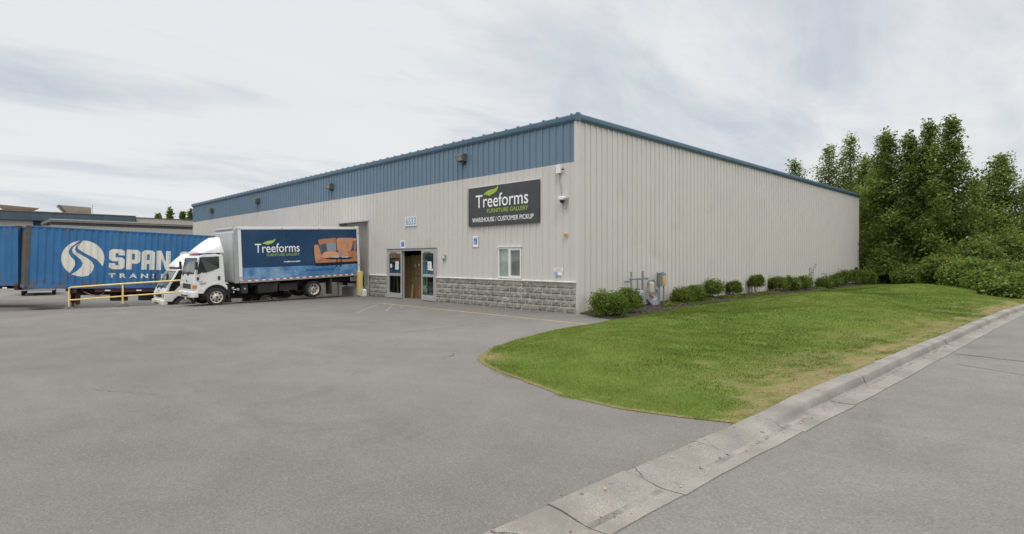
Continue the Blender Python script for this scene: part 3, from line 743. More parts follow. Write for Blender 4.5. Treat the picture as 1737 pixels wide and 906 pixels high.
for x, z, lb in ((-5.67, 5.60, 'large dark floodlight on the blue band above the charcoal sign'), (-16.64, 5.50, 'floodlight on the blue band above the loading bay'),
             (-26.94, 5.50, 'floodlight on the blue band second from the left end'), (-36.37, 5.48, 'floodlight on the blue band nearest the left end')):
    if lamps is None:
        t = lamps = thing('wall_lamp', lb, 'lamp', (x, -.036, z), group='floodlights along the blue band')
        mb = MB(); mb.prism([(0, .0), (0, .30), (-.22, .30), (-.26, .22), (-.20, .02)], -.21, .21, 'x'); mb.build('housing', DGREY, t, bevel=.012)
        mb = MB(); mb.add([(-.17, -.262, .20), (.17, -.262, .20), (.17, -.212, .04), (-.17, -.212, .04)], [(0,1,2,3)]); mb.build('lens', M('lamp_glass', (.30,.29,.27), .15), t)
        mb = MB(); mb.box(-.07, .07, -.1, 0, -.09, .01); mb.build('mount', DGREY, t)
    else:
        t = copy_tree(lamps); t.location = (x, -.036, z); t['label'] = lb
t = thing('wall_outlet', 'small dark outlet low on the far end of the side wall', 'outlet', (.035, 31.0, .98))
mb = MB(); mb.box(0, .14, -.1, .1, 0, .26); mb.build('housing', DARKW, t, bevel=.01)
mb = MB(); mb.box(.14, .17, -.06, .06, .05, .2); mb.build('cover', DGREY, t)

# ------------------------------------------------------------------ beside the loading bay
t = thing('bollard', 'square yellow bollard at the edge of the loading bay', 'bollard', (-13.22, -.32, 0))
mb = MB(); mb.box(-.11, .11, -.11, .11, 0, 1.2); mb.build('post', YELB, t, bevel=.025)
mb = MB(); mb.box(-.118, .118, -.118, .118, 0, .035); mb.build('base', DGREY, t)
t = thing('jug', 'white plastic jug on the ground beside the yellow bollard', 'jug', (-12.82, -.34, 0))
mb = MB(); mb.box(-.14, .14, -.10, .10, 0, .29); mb.prism([(-.14, .29), (.14, .29), (.08, .36), (-.08, .36)], -.08, .08, 'y'); mb.build('body', WHITE_OLD, t, bevel=.02)
mb = MB(); mb.box(-.09, .09, -.104, -.1, .05, .24); mb.m = 1
for q in range(4): mb.box(-.07+random.uniform(0, .05), .07, -.1055, -.104, .07+.042*q, .09+.042*q)
mb.build('printed_label', [SIGNW, DGREY], t)
mb = MB(); mb.lathe([(.03, 0), (.03, .04)], (.0, 0, .355), 'z', 10); mb.build('cap', DGREY, t)

# gas meter set against the side wall
t = thing('gas_meter', 'grey gas meter set with regulator and pipes against side wall', 'gas meter', (.30, 3.25, .06))
def gp(mb, pts, r): mb.tube(pts, r, 10)
mb = MB(); gp(mb, [(0, -.62, 0), (0, -.62, 1.24)], .030); gp(mb, [(0, .12, .2), (0, .12, 1.26)], .042); gp(mb, [(0, -.70, 1.02), (0, .44, 1.02)], .032)
gp(mb, [(-.27, -.62, .92), (0, -.62, .92)], .025); mb.box(-.02, .02, -.65, -.59, 1.13, 1.27); mb.box(-.025, .025, .085, .155, 1.15, 1.29); gp(mb, [(0, .30, 1.02), (0, .46, 1.02)], .045)
gp(mb, [(0, -.22, 1.02), (0, -.22, .62)], .022); mb.box(-.05, .05, -.32, -.12, .62, .66); mb.build('pipework', PIPE, t, smooth=40)
mb = MB(); mb.lathe([(0, -.10), (.13, -.10), (.19, -.05), (.20, 0), (.19, .05), (.13, .10), (0, .10)], (0, -.02, .42), 'x', 20); mb.lathe([(.07, 0), (.10, .05), (.10, .09), (.04, .12)], (0, -.22, .50), 'z', 14)
mb.lathe([(.13, 0), (.11, .12), (.07, .22), (.05, .34)], (0, .10, .10), 'z', 14); mb.build('regulator', METER, t, smooth=40)
mb = MB(); gp(mb, [(0, .50, .80), (0, .50, .91), (0, .56, .95), (0, .82, .95), (0, .89, .91), (0, .92, .80), (0, .94, .45), (0, .90, .34)], .034)
gp(mb, [(0, .98, .42), (0, 1.12, .44)], .03); mb.box(-.04, .04, 1.06, 1.14, .46, .60); gp(mb, [(0, .60, .40), (0, .80, .36)], .05); gp(mb, [(0, .35, .30), (0, .72, .04)], .06); mb.build('outlet_pipe', PIPE, t, smooth=40)
mb = MB(); mb.box(-.10, .08, .53, .82, .46, .88); mb.build('meter_body', M('meter_tan', (.50,.44,.36), .6, var=.15, stain=((.30,.13,.05), 5, .58, .70)), t, bevel=.05)
mb = MB(); mb.lathe([(.05, 0), (.065, .03), (.065, .12), (.04, .14)], (0, .84, .22), 'z', 12); mb.build('rusty_valve', ORANGE, t, smooth=40)
mb = MB(); mb.prism([(.62, -.04), (1.0, -.08), (1.02, .20), (.88, .30), (.70, .22)], -.10, .12, 'x'); mb.build('plinth', METER, t, bevel=.02)
t = thing('utility_pedestal', 'utility pedestal of two posts with grey and faded orange boxes', 'utility pedestal', (.30, 4.62, .08))
mb = MB(); mb.tube([(0, -.13, -.1), (0, -.13, .7)], .035); mb.tube([(0, .18, -.1), (0, .18, .7)], .03); mb.build('posts', PIPE, t, smooth=40)
mb = MB(); mb.box(-.08, .08, -.21, -.03, .68, 1.20); mb.build('grey_box', PEDG, t, bevel=.03)
mb = MB(); mb.box(-.075, .08, .015, .25, .70, 1.06); mb.build('orange_box', PEDO, t, bevel=.015)
mb = MB(); mb.box(-.075, .08, .03, .25, 1.085, 1.17); mb.lathe([(.06, 0), (.07, .03), (.03, .06)], (0, .13, 1.17), 'z', 12); mb.build('cap', PIPE, t, bevel=.02)
for x, y, lb, h in ((-.12, 33.1, 'thin grey fence post standing nearest the far wall corner', 1.62), (.30, 32.7, 'shorter grey fence post just beyond the far bushes', 1.35)):
    t = thing('fence_post', lb, 'post', (x, y, 0), group='fence posts past the far corner')
    mb = MB(); mb.tube([(0, 0, -.2), (0, 0, h)], .045, 10); mb.build('post', GALV, t, smooth=40)
    mb = MB(); mb.lathe([(.055, 0), (.055, .04), (.0, .08)], (0, 0, h), 'z', 10); mb.build('cap', GALV, t, smooth=40)

# ------------------------------------------------------------------ trucks (local axes: near flank x = 0, nose towards -y)
def wheel(par, x, y, r, w, front, side=1):
    """side = +1: outer face towards +x"""
    s = side
    mb = MB(); W = w
    mb.lathe([(r*.66, 0), (r*.70, -s*.0), (r*.93, -s*.004), (r*.985, -s*.03), (r, -s*.05), (r, -s*(W-.05)), (r*.985, -s*(W-.03)), (r*.93, -s*W), (r*.66, -s*W)], (x, y, r), 'x', 36, False)
    for q in (.32, .5, .68):                                 # tread grooves
        mb.lathe([(r+.003, -s*W*(q-.03)), (r+.003, -s*W*(q+.03))], (x, y, r), 'x', 36, False)
    t = mb.build('wheel', RUBBER, par, smooth=35)
    mb = MB()
    if front: pr = [(r*.70, -.012), (r*.66, -.002), (r*.60, -.02), (r*.56, -.055), (r*.40, -.045), (r*.34, -.01), (r*.20, .015), (r*.17, .05), (r*.06, .06), (0, .06)]
    else:     pr = [(r*.70, -.012), (r*.66, -.002), (r*.60, -.02), (r*.57, -.13), (r*.45, -.155), (r*.30, -.15), (r*.26, -.10), (r*.20, -.05), (r*.06, -.045), (0, -.045)]
    mb.lathe([(a, b*s) for a, b in pr], (x, y, r), 'x', 32, False)
    rim = mb.build('rim', RIM, t, smooth=35)
    mb = MB(); n = 8; d = -.05 if front else -.150
    for k in range(n):
        a = 2*PI*k/n; cy, cz = y+math.cos(a)*r*.46, r+math.sin(a)*r*.46
        mb.lathe([(r*.10, s*(d+.010)), (r*.10, s*(d+.022)), (0, s*(d+.0225))], (x, cy, cz), 'x', 12)
    mb.build('hand_hole', BLACK, rim)
    mb = MB(); d2 = .0 if front else -.148
    for k in range(6):
        a = 2*PI*(k+.5)/6; cy, cz = y+math.cos(a)*r*.27, r+math.sin(a)*r*.27
        mb.lathe([(r*.035, s*(d2-.01)), (r*.035, s*(d2+.025)), (0, s*(d2+.028))], (x, cy, cz), 'x', 8)
    mb.lathe([(r*.14, s*(.045 if front else -.05)), (r*.12, s*(.066 if front else -.035)), (0, s*(.067 if front else -.034))], (x, y, r), 'x', 14)
    mb.build('hub', DGREY, rim, smooth=35)
    return t

def cab(par, white, x1=-.04, x0=-1.98, old=False):
    """low tilt cab; returns the cab object"""
    RK, ZB = (.30, 1.16) if old else (0., 1.31)
    arc = [(.03+.50*math.cos(a), .36+.50*math.sin(a)) for a in np.linspace(rad(28), rad(158), 12)]
    prof = [(.385, .95), (.37, 1.5), (.345, 2.02), (.30, 2.085), (.0, 2.115), (-.42+RK, 2.10), (-.53+RK, 2.05), (-.585+RK, 1.97), (-.735+RK*.12, ZB), (-.775, 1.10 if not old else .98), (-.785, .66), (-.76, .56), (-.46, .545)] + arc[::-1] + [(.47, .80), (.41, .86)]
    mb = MB(); n = len(prof)
    # nose narrows a little in plan: inset the front verts
    def X(y, side):
        ins = (.10 if not old else .12)*float(sm((-.40-RK-y)/.40))
        return (x1-ins) if side else (x0+ins)
    ov = [(X(p[0], 1), p[0], p[1]) for p in prof] + [(X(p[0], 0), p[0], p[1]) for p in prof]
    mb.add(ov, [tuple(range(n)), tuple(range(2*n-1, n-1, -1))] + [(i, (i+1) % n, n+(i+1) % n, n+i) for i in range(n)])
    cb_ = mb.build('cab', white, par, bevel=.06, segs=4, smooth=50)
    mb = MB(); mb.box(x0+.05, x1-.09, -.44, .55, .42, .80); mb.build('wheel_well', BLACK, cb_)
    # windscreen on the raked face, with black surround
    def rake(z, off=0.): return -.585+RK-(1.97-z)*((.15+RK*.88)/(1.97-ZB))-off*.975
    for nm, mt, zz0, zz1, ins, off in (('windscreen_seal', BLACK, ZB+.02, 1.985, .085 if not old else .075, .004), ('windscreen', WSGLASS, ZB+.06 if not old else ZB+.03, 1.955, .135 if not old else .09, .009)):
        mb = MB(); a, b = x0+ins+.04, x1-ins-.04
        vs = [(a, rake(zz0, o), zz0) for o in (off,)]+[(b, rake(zz0, off), zz0), (b, rake(zz1, off), zz1), (a, rake(zz1, off), zz1)]
        vs += [(v[0], v[1]+.008, v[2]) for v in vs]
        mb.add(vs, [(0,1,2,3), (7,6,5,4), (0,1,5,4), (1,2,6,5), (2,3,7,6), (3,0,4,7)]); mb.build(nm, mt, cb_)
    mb = MB()
    for a, b in ((x0+.35, x0+.95), (x0+1.05, x0+1.65)):
        mb.tube([(a, rake(ZB+.03, .03), ZB+.03), (a+.12, rake(ZB+.12, .03), ZB+.12), (b, rake(ZB+.07, .025), ZB+.075)], .012, 6)
        mb.box(a-.05, a+.08, rake(ZB, .03), rake(ZB, -.02), ZB-.04, ZB+.02)
    mb.build('wiper', BLACK, cb_)
    for s, xx in ((1, x1), (-1, x0)):                     # doors
        e = .006*s
        dp = [(-.66, .70), (-.655+RK*.3, 1.28), (-.545+RK, 2.03), (.24, 2.045), (.285, 1.5), (.30, .98), (.20, .93), (.03, .89), (-.20, .86), (-.36, .78), (-.44, .66)]
        if old: pass
        def XX(y): return xx-s*(.10 if not old else .12)*float(sm((-.40-RK-y)/.40))
        mb = MB(); n = len(dp); vs = [(XX(p[0])+e, p[0], p[1]) for p in dp]+[(XX(p[0])-e, p[0], p[1]) for p in dp]
        mb.add(vs, [tuple(range(n)), tuple(range(2*n-1, n-1, -1))]+[(i, (i+1) % n, n+(i+1) % n, n+i) for i in range(n)])
        d = mb.build('door', white, cb_, bevel=.008)
        wp = [(-.60, 1.345), (-.50, 1.985), (.165, 2.0), (.165, 1.555), (.08, 1.525), (-.30, 1.41)] if not old else [(-.55, 1.24), (-.20, 1.98), (.18, 2.01), (.19, 1.33), (-.18, 1.29), (-.36, 1.08), (-.585, 1.06)]
        for nm, mt, g, o in (('window_seal', BLACK, 1.06, .0095), ('window', DGLASS, 1., .0135)):
            cy = sum(p[0] for p in wp)/len(wp); cz = sum(p[1] for p in wp)/len(wp)
            q = [(cy+(p[0]-cy)*g, cz+(p[1]-cz)*g) for p in wp]; n = len(q)
            mb = MB(); vs = [(XX(p[0])+s*o, p[0], p[1]) for p in q]+[(XX(p[0]), p[0], p[1]) for p in q]
            mb.add(vs, [tuple(range(n)), tuple(range(2*n-1, n-1, -1))]+[(i, (i+1) % n, n+(i+1) % n, n+i) for i in range(n)]); mb.build(nm, mt, d)
        mb = MB(); a, b = sorted((xx+e, xx+s*.022)); mb.box(a, b, .11, .20, 1.06, 1.22); mb.build('handle', BLACK, d, bevel=.008)
        mb = MB(); a, b = sorted((xx-s*.06, xx-s*.01)); mb.box(a, b, -.655, -.585, 1.09, 1.22); mb.build('side_marker', BLACK, d, bevel=.008)
        if s == 1 and not old:
            mb = MB()
            for k_, (ya, yb, za, zb) in enumerate([(-.58, -.46, 1.025, 1.05), (-.58, -.32, .955, .985), (-.57, -.36, .925, .945)]): mb.box(xx+e+.0005, xx+e+.003, ya, yb, za, zb)
            mb.build('door_print', GREY, d)
        mb = MB(); a = xx+s*.16                          # mirrors
        mb.tube([(xx-s*.05, -.60, 1.92), (a, -.70, 1.90), (a, -.70, 1.45), (xx-s*.06, -.66, 1.40)], .012, 6)
        mb.box(a-.09, a+.07, -.73, -.665, 1.52, 1.84); mb.build('mirror', BLACK, cb_, bevel=.01)
    # nose: grille, lamps, bumper
    f = -.79
    mb = MB(); mb.box(x0+.42, x1-.42, f-.006, f+.02, .74, .94); gr = mb.build('grille', BLACK, cb_, bevel=.01)
    mb = MB()
    for z in (.785, .835, .885): mb.box(x0+.44, x1-.44, f-.018, f, z, z+.016)
    mb.build('grille_bar', CHROME, gr)
    mb = MB(); mb.lathe([(.05, 0), (.045, -.015), (0, -.018)], ((x0+x1)/2, f+.012, 1.06), 'y', 14); mb.build('round_emblem', DGREY, cb_)
    for s, xx in ((1, x1-.075), (-1, x0+.075)):
        a, b = sorted((xx+s*.008, xx-s*.30))
        mb = MB(); mb.prism([(a, .735), (b, .735), (b, .94 if s < 0 else 1.0), (a, 1.0 if s < 0 else .94)], f-.014, f+.14, 'y'); h = mb.build('headlight', LAMP, cb_, bevel=.015)
        a, b = sorted((xx+s*.012, xx-s*.07)); mb = MB(); mb.box(a, b, f-.02, f+.15, .76, .90); mb.build('turn_signal', AMBER, h, bevel=.01)
    mb = MB(); pl = [(x0+.03, -.62), (x0-.0, -.80), (x0+.12, -.885), (x1-.12, -.885), (x1-.0, -.80), (x1-.03, -.62)]
    mb.prism(pl, .40, .635, 'z'); bp = mb.build('bumper', white, par, bevel=.03)
    mb = MB(); mb.box(x0+.5, x1-.5, -.892, -.87, .44, .50); mb.build('air_slot', BLACK, bp)
    mb = MB(); mb.box((x0+x1)/2-.16, (x0+x1)/2+.16, -.898, -.884, .50, .61)
    mb.build('number_plate', SIGNW if not old else YEL, bp)
    for s, xx in ((1, x1-.30), (-1, x0+.30)):
        mb = MB(); mb.lathe([(.055, 0), (.05, -.02), (0, -.022)], (xx, -.876, .54), 'y', 14); mb.build('fog_lamp', LAMP, bp)
    for k_ in range(5):
        mb = MB(); mb.box((x0+x1)/2-.5+.25*k_-.03, (x0+x1)/2-.5+.25*k_+.03, -.50+RK, -.43+RK, 2.105, 2.14); mb.build('roof_marker', AMBER, cb_, bevel=.01)
    for a, b in ((x1-.35, x1-.055), (x0+.06, x0+.35)):
        mb = MB(); mb.box(a, b, .49, .56, .30, .62); mb.build('mud_flap', RUBBER, par)
    return cb_

def fairing(par, white, x1=-.04, x0=-1.98, dy=0.):
    mb = MB(); xm = (x0+x1)/2
    top = [(-.50, 2.20), (-.44, 2.29), (-.30, 2.42), (-.10, 2.575), (.08, 2.69), (.20, 2.765), (.29, 2.815), (.345, 2.78), (.40, 2.24)]
    vs = []; K = 8
    for i, (y, z) in enumerate(top):
        t = (y+.5)/.9; zb = 2.165; hw = .84+.08*t; ht = .50+.20*t
        if i == len(top)-1: ht = hw-.02
        q = [(-hw, zb), (-hw*.985, zb+(z-zb)*.30), (-ht, zb+(z-zb)*.93), (-ht*.85, z), (ht*.85, z), (ht, zb+(z-zb)*.93), (hw*.985, zb+(z-zb)*.30), (hw, zb)]
        vs += [(xm+a, (y if dy == 0 else .40-(.40-y)*(1-dy/.9)), b) for a, b in q]
    n = len(top)
    fs = [(i*K+j, i*K+(j+1) % K, (i+1)*K+(j+1) % K, (i+1)*K+j) for i in range(n-1) for j in range(K)]
    fs += [tuple(range(K)), tuple(range((n-1)*K, n*K))]
    mb.add(vs, fs); o = mb.build('roof_fairing', white, par, smooth=38)
    mb = MB()
    for x in (x0+.3, x1-.36):
        mb.box(x, x+.06, -.2, .0, 2.09, 2.18); mb.box(x, x+.06, .2, .32, 2.09, 2.18)
    mb.build('bracket', BLACK, o)
    return o

TK = thing('box_truck', 'white box truck with navy sofa advert backed to the loading bay', 'truck', (-13.30, -6.742, -.13), (rad(2.3), 0, 0))
cab(TK, WHITE); fairing(TK, WHITE)
wheel(TK, -.03, .03, .37, .22, True); wheel(TK, -1.99, .03, .37, .22, True, -1)
for a, s in ((-.02, 1), (-.30, 1), (-1.72, -1), (-2.0, -1)): wheel(TK, a, 4.17, .375, .23, False, s)
BY0, BY1, BZ0, BZ1 = .76, 6.50, .89, 3.215
mb = MB(); mb.prism([(BY0+.02, BZ0), (BY0, BZ0+.1), (BY0, BZ1-.22), (BY0+.05, BZ1-.07), (BY0+.18, BZ1), (BY1, BZ1), (BY1, BZ0)], -2.29, -.0, 'x')
bx = mb.build('cargo_box', M('box_skin', (.60,.61,.61), .4, var=.05, scale=1.5, metal=.15, streak=((.42,.41,.39), 2, .55, .8, .5)), TK, bevel=.03)
mb = MB(); mb.box(.0, .014, BY0+.31, BY1-.09, .985, 3.105); wrap = mb.build('side_graphic', NAVY, bx)
# aluminium front corner and rails
for xa, xb_ in ((-.10, .018), (-2.31, -2.20)):
    mb = MB(); mb.prism([(BY0-.012, BZ0-.02), (BY0-.012, BZ1-.30), (BY0+.03, BZ1-.10), (BY0+.14, BZ1+.005), (BY0+.16, BZ1+.005), (BY0+.16, BZ0-.02)], xa, xb_, 'x'); mb.build('corner_post', ALU, bx, bevel=.035, segs=4, smooth=40)
mb = MB(); mb.box(.0, .026, BY0+.17, BY0+.30, BZ0+.22, BZ1-.13); mb.build('corner_strip', WPLAS, bx, bevel=.008)
mb = MB(); mb.tube([(-2.2, BY0+.05, BZ1-.07), (-.1, BY0+.05, BZ1-.07)], .07, 12); mb.build('top_radius', ALU, bx, smooth=50)
mb = MB(); mb.box(-.01, .024, BY0+.17, BY1-.09, BZ1-.105, BZ1+.01); mb.build('top_rail', WPLAS, bx, bevel=.012)
mb = MB(); mb.box(-.02, .026, BY0+.17, BY1-.08, BZ0-.03, .982); br_ = mb.build('bottom_rail', ALU, bx, bevel=.008)
mb = MB(); yq = BY0+.34; k_ = 0
while yq < BY1-.25:
    mb.m = k_ % 2; ww = .16 if k_ % 2 == 0 else .13; mb.box(.026, .0275, yq, yq+ww, .925, .970); yq += ww+.004; k_ += 1
mb.build('reflective_tape', [M('tape_red', (.46,.13,.05), .5, var=.3, scale=5), SIGNW], br_)
mb = MB(); mb.box(-.06, .035, BY1-.095, BY1+.02, BZ0-.04, BZ1+.035); mb.box(-2.31, -2.22, BY1-.08, BY1+.02, BZ0-.04, BZ1+.035); mb.box(-2.3, .0, BY1-.02, BY1+.018, BZ1-.1, BZ1+.03)
rf = mb.build('rear_frame', WHITE, bx, bevel=.012)
mb = MB()
for z in (1.35, 2.9): mb.box(.035, .044, BY1-.06, BY1-.02, z, z+.05)
mb.build('marker_light', M('marker_red', (.3,.03,.02), .3), rf)
for yq in (BY0+.22, BY0+2.0, BY0+3.7, BY1-.25):
    mb = MB(); mb.box(.024, .032, yq, yq+.06, BZ1-.06, BZ1-.035); mb.build('clearance_light', AMBER, bx)
# the printed advert: floor band, sofa, cushions, coffee table (flat print, 2 mm layers)
SF = lambda u, v, d: (.0145+d, u, v)
layer = [0.]
def shape(mb, pts, lift):
    n = len(pts); mb.add([SF(u, v, lift) for u, v in pts], [tuple(range(n))])
def smoothpoly(p, k=2):
    for _ in range(k):
        q = []
        for i in range(len(p)):
            a, b = p[i], p[(i+1) % len(p)]
            q += [(a[0]*.88+b[0]*.12, a[1]*.88+b[1]*.12), (a[0]*.12+b[0]*.88, a[1]*.12+b[1]*.88)]
        p = q
    return p
FLOORM = M('print_floor', (.07,.20,.40), .3, var=.3, scale=2.0, stain=((.24,.40,.58), 1.3, .47, .66))
mb = MB(); shape(mb, [(BY0+.312, 1.50), (BY0+.312, .99), (BY1-.10, .99), (BY1-.10, 1.45), (4.3, 1.46), (2.9, 1.475)], .0015); mb.build('printed_floor', FLOORM, wrap)
TAN = M('print_tan', (.58,.275,.155), .35, var=.12, scale=3); TAND = M('print_tan_dark', (.47,.21,.11), .35, var=.15, scale=3); TANL = M('print_tan_light', (.68,.35,.21), .35, var=.1, scale=3)
PRN = M('print_shadow', (.008,.014,.025), .3); SLATE = M('print_slate', (.055,.10,.145), .35, var=.2, scale=8); PALEB = M('print_pale_blue', (.26,.33,.39), .35, var=.15, scale=14); PPAGE = M('print_page', (.50,.54,.56), .35)
SOFA = {'backL':[(4.43,2.61),(4.52,2.65),(5.27,2.71),(5.32,2.69),(5.32,2.09),(5.3,2.06),(4.59,2.01),(4.5,2.36)],'backR':[(5.34,2.71),(6.2,2.7),(6.24,2.65),(6.07,2.03),(5.37,2.05)],
'armL':[(4.23,2.37),(4.31,2.41),(4.42,2.4),(4.47,2.3),(4.61,1.79),(4.48,1.74),(4.28,1.59),(4.24,1.9)],'base':[(4.28,1.56),(4.28,1.67),(4.61,1.78),(6.395,1.75),(6.395,1.57)],
'seatL':[(4.57,1.92),(4.72,2.06),(5.13,2.09),(5.44,2.02),(5.43,1.76),(4.61,1.79)],'seatR':[(5.44,2.02),(5.79,2.07),(5.96,2.0),(5.99,1.77),(5.43,1.76)],'seatFar':[(5.96,2.04),(6.22,2.09),(6.395,2.06),(6.395,1.76),(5.99,1.77)],
'armR':[(6.2,2.67),(6.36,2.68),(6.39,2.61),(6.37,2.55),(6.23,2.55)],'pilA':[(4.52,2.39),(4.82,2.47),(4.86,2.1),(4.61,2.02)],'pilB':[(4.86,2.45),(5.28,2.5),(5.34,2.12),(4.88,2.08)],'pilC':[(6.24,2.58),(6.395,2.58),(6.395,2.09),(6.07,2.1)],
'shadow':[(4.22,1.51),(4.28,1.56),(6.395,1.57),(6.395,1.45),(5.1,1.42),(4.27,1.43)],'ttop':[(4.68,1.76),(5.15,1.81),(5.92,1.79),(6.2,1.73),(5.91,1.68),(5.01,1.71)],'book':[(5.05,1.79),(5.09,1.85),(5.43,1.82),(5.43,1.77)],'book2':[(5.56,1.77),(5.6,1.83),(5.92,1.83),(5.93,1.76)],
'leg1':[(5.3,1.72),(5.35,1.72),(5.36,1.44),(5.27,1.3),(5.22,1.31),(5.3,1.45)],'leg2':[(5.53,1.71),(5.58,1.71),(5.55,1.35),(5.48,1.34),(5.46,1.41)],'lampP':[(6.27,2.58),(6.34,2.58),(6.29,1.6),(6.21,1.6)],
'vase':[(5.42,2.04),(5.52,2.07),(5.61,2.03),(5.59,1.95),(5.5,1.91),(5.43,1.96)],'bar':[(3.77,1.31),(5.23,1.3),(5.23,1.19),(3.78,1.21)]}
order = [('shadow',6,1),('backL',1,1),('backR',0,1),('armR',2,1),('pilC',3,1),('base',1,0),('pilA',3,1),('pilB',4,1),('seatFar',1,1),('seatR',0,1),('seatL',2,1),('armL',0,1),('leg1',6,0),('leg2',6,0),('ttop',6,1),('book',5,0),('book2',5,0),('lampP',1,0),('vase',4,1)]
mb = MB()
for k_, (nm, mi_, sm_) in enumerate(order):
    mb.m = mi_; p = SOFA[nm]; shape(mb, smoothpoly(p, 1) if sm_ else p, .0025+.0004*k_)
mb.build('printed_sofa', [TAN, TAND, TANL, SLATE, PALEB, PPAGE, PRN], wrap, recalc=False)
mb = MB(); shape(mb, SOFA['bar'], .003); mb.build('printed_stripe', M('print_blue', (.03,.13,.32), .3), wrap)
logo(wrap, SF, 1.61, 3.555, 2.115, 2.50, .003, SIGNW)
mb = MB(); text_into(mb, 'FURNITURE GALLERY', SF, 2.10, 3.54, 1.95, 2.065, .002); mb.build('tagline', LIME, wrap)
mb = MB(); text_into(mb, 'treeforms.com', SF, 2.82, 3.56, 1.655, 1.735, .003, .02); mb.build('web_address', SIGNW, wrap)
mb = MB(); yq = 2.08
while yq < 3.1:                                               # a line of print too small to read
    ww = random.uniform(.03, .10); mb.box(.016, .0185, yq, yq+ww, 1.235, 1.285); yq += ww+.03
mb.box(.016, .0185, 1.27, 1.55, 1.06, 1.10)
mb.build('small_print', PALEB, wrap)
# chassis
mb = MB()
for x in (-.62, -1.55): mb.box(x-.05, x+.05, -.2, 6.3, .60, .80)
for y in np.linspace(1.2, 6.2, 9): mb.box(-2.2, -.06, y-.04, y+.04, .80, .885)
mb.box(-1.9, -.35, 4.05, 4.29, .28, .48); mb.tube([(-1.1, 1.0, .5), (-1.1, 4.1, .42)], .05); mb.box(-1.75, -.45, -.15, .2, .28, .42)
mb.build('chassis', UNDER, TK)
mb = MB(); mb.box(-2.2, -1.7, 1.2, 3.6, .34, .86); mb.box(-2.2, -1.8, 4.75, 6.2, .55, .86); mb.build('far_side_locker', UNDER, TK, bevel=.03)
mb = MB(); mb.box(-.62, -.05, 1.70, 2.55, .36, .80); mb.build('fuel_tank', UNDER, TK, bevel=.05)
mb = MB(); mb.box(-.55, -.06, 1.02, 1.28, .42, .80); o = mb.build('battery_box', M('box_dark', (.03,.034,.038), .5, var=.2), TK, bevel=.015)
mb = MB(); mb.lathe([(.03, 0), (.025, .012), (0, .014)], (-.06, 1.16, .62), 'x', 10); mb.build('cap', WPLAS, o)
mb = MB(); mb.tube([(-.2, .70, .66), (-.10, .72, .62), (-.10, .82, .60)], .02); mb.box(-.14, -.08, .66, .74, .68, .72); mb.lathe([(.05, 0), (.05, .03), (.03, .03), (.03, .0)], (-.08, .88, .62), 'x', 12); mb.box(-.13, -.08, .70, .74, .48, .55)
mb.build('air_fittings', LAMP, TK)
mb = MB(); mb.box(-.6, -.10, 2.62, 3.45, .40, .84); mb.box(-.16, -.10, 1.4, 3.5, .72, .84); mb.build('side_locker', UNDER, TK, bevel=.02)
FLAP = M('flap', (.06,.06,.06), .7, var=.2)
for a, b in ((-.55, -.03), (-2.25, -1.75)):
    mb = MB(); mb.box(a, b, 5.0, 5.06, .08, .85); mb.build('mud_flap', FLAP, TK)
mb = MB(); mb.box(-2.1, -.2, 6.32, 6.42, .48, .58); mb.box(-.9, -.8, 6.3, 6.4, .5, .85); mb.box(-1.5, -1.4, 6.3, 6.4, .5, .85); mb.build('rear_underride_bar', UNDER, TK)

T2 = thing('box_truck', 'older white box truck parked low between container and sofa advert truck', 'truck', (-18.30, -6.68, -.76), (rad(-1.), 0, 0))
cab(T2, WHITE_OLD, old=True); fairing(T2, WHITE_OLD, dy=.22)
wheel(T2, -.03, .03, .37, .22, True); wheel(T2, -1.99, .03, .37, .22, True, -1)
for a, s in ((-.02, 1), (-2.0, -1)): wheel(T2, a, 3.9, .375, .23, False, s)
mb = MB(); mb.box(-2.15, .0, 1.1, 5.6, .95, 2.62); mb.build('cargo_box', WHITE_OLD, T2, bevel=.03)
mb = MB()
for x in (-.62, -1.55): mb.box(x-.05, x+.05, -.2, 5.4, .60, .80)
mb.box(-2.0, -.1, 1.3, 1.5, .8, .95); mb.box(-2.0, -.1, 4.8, 5.0, .8, .95); mb.box(-1.8, -.4, 3.8, 4.0, .3, .45); mb.build('chassis', UNDER, T2)
mb = MB(); mb.box(-.047, -.033, -.42, .30, 1.005, 1.03); mb.build('orange_stripe', M('stripe_orange', (.65,.30,.08), .5), T2)

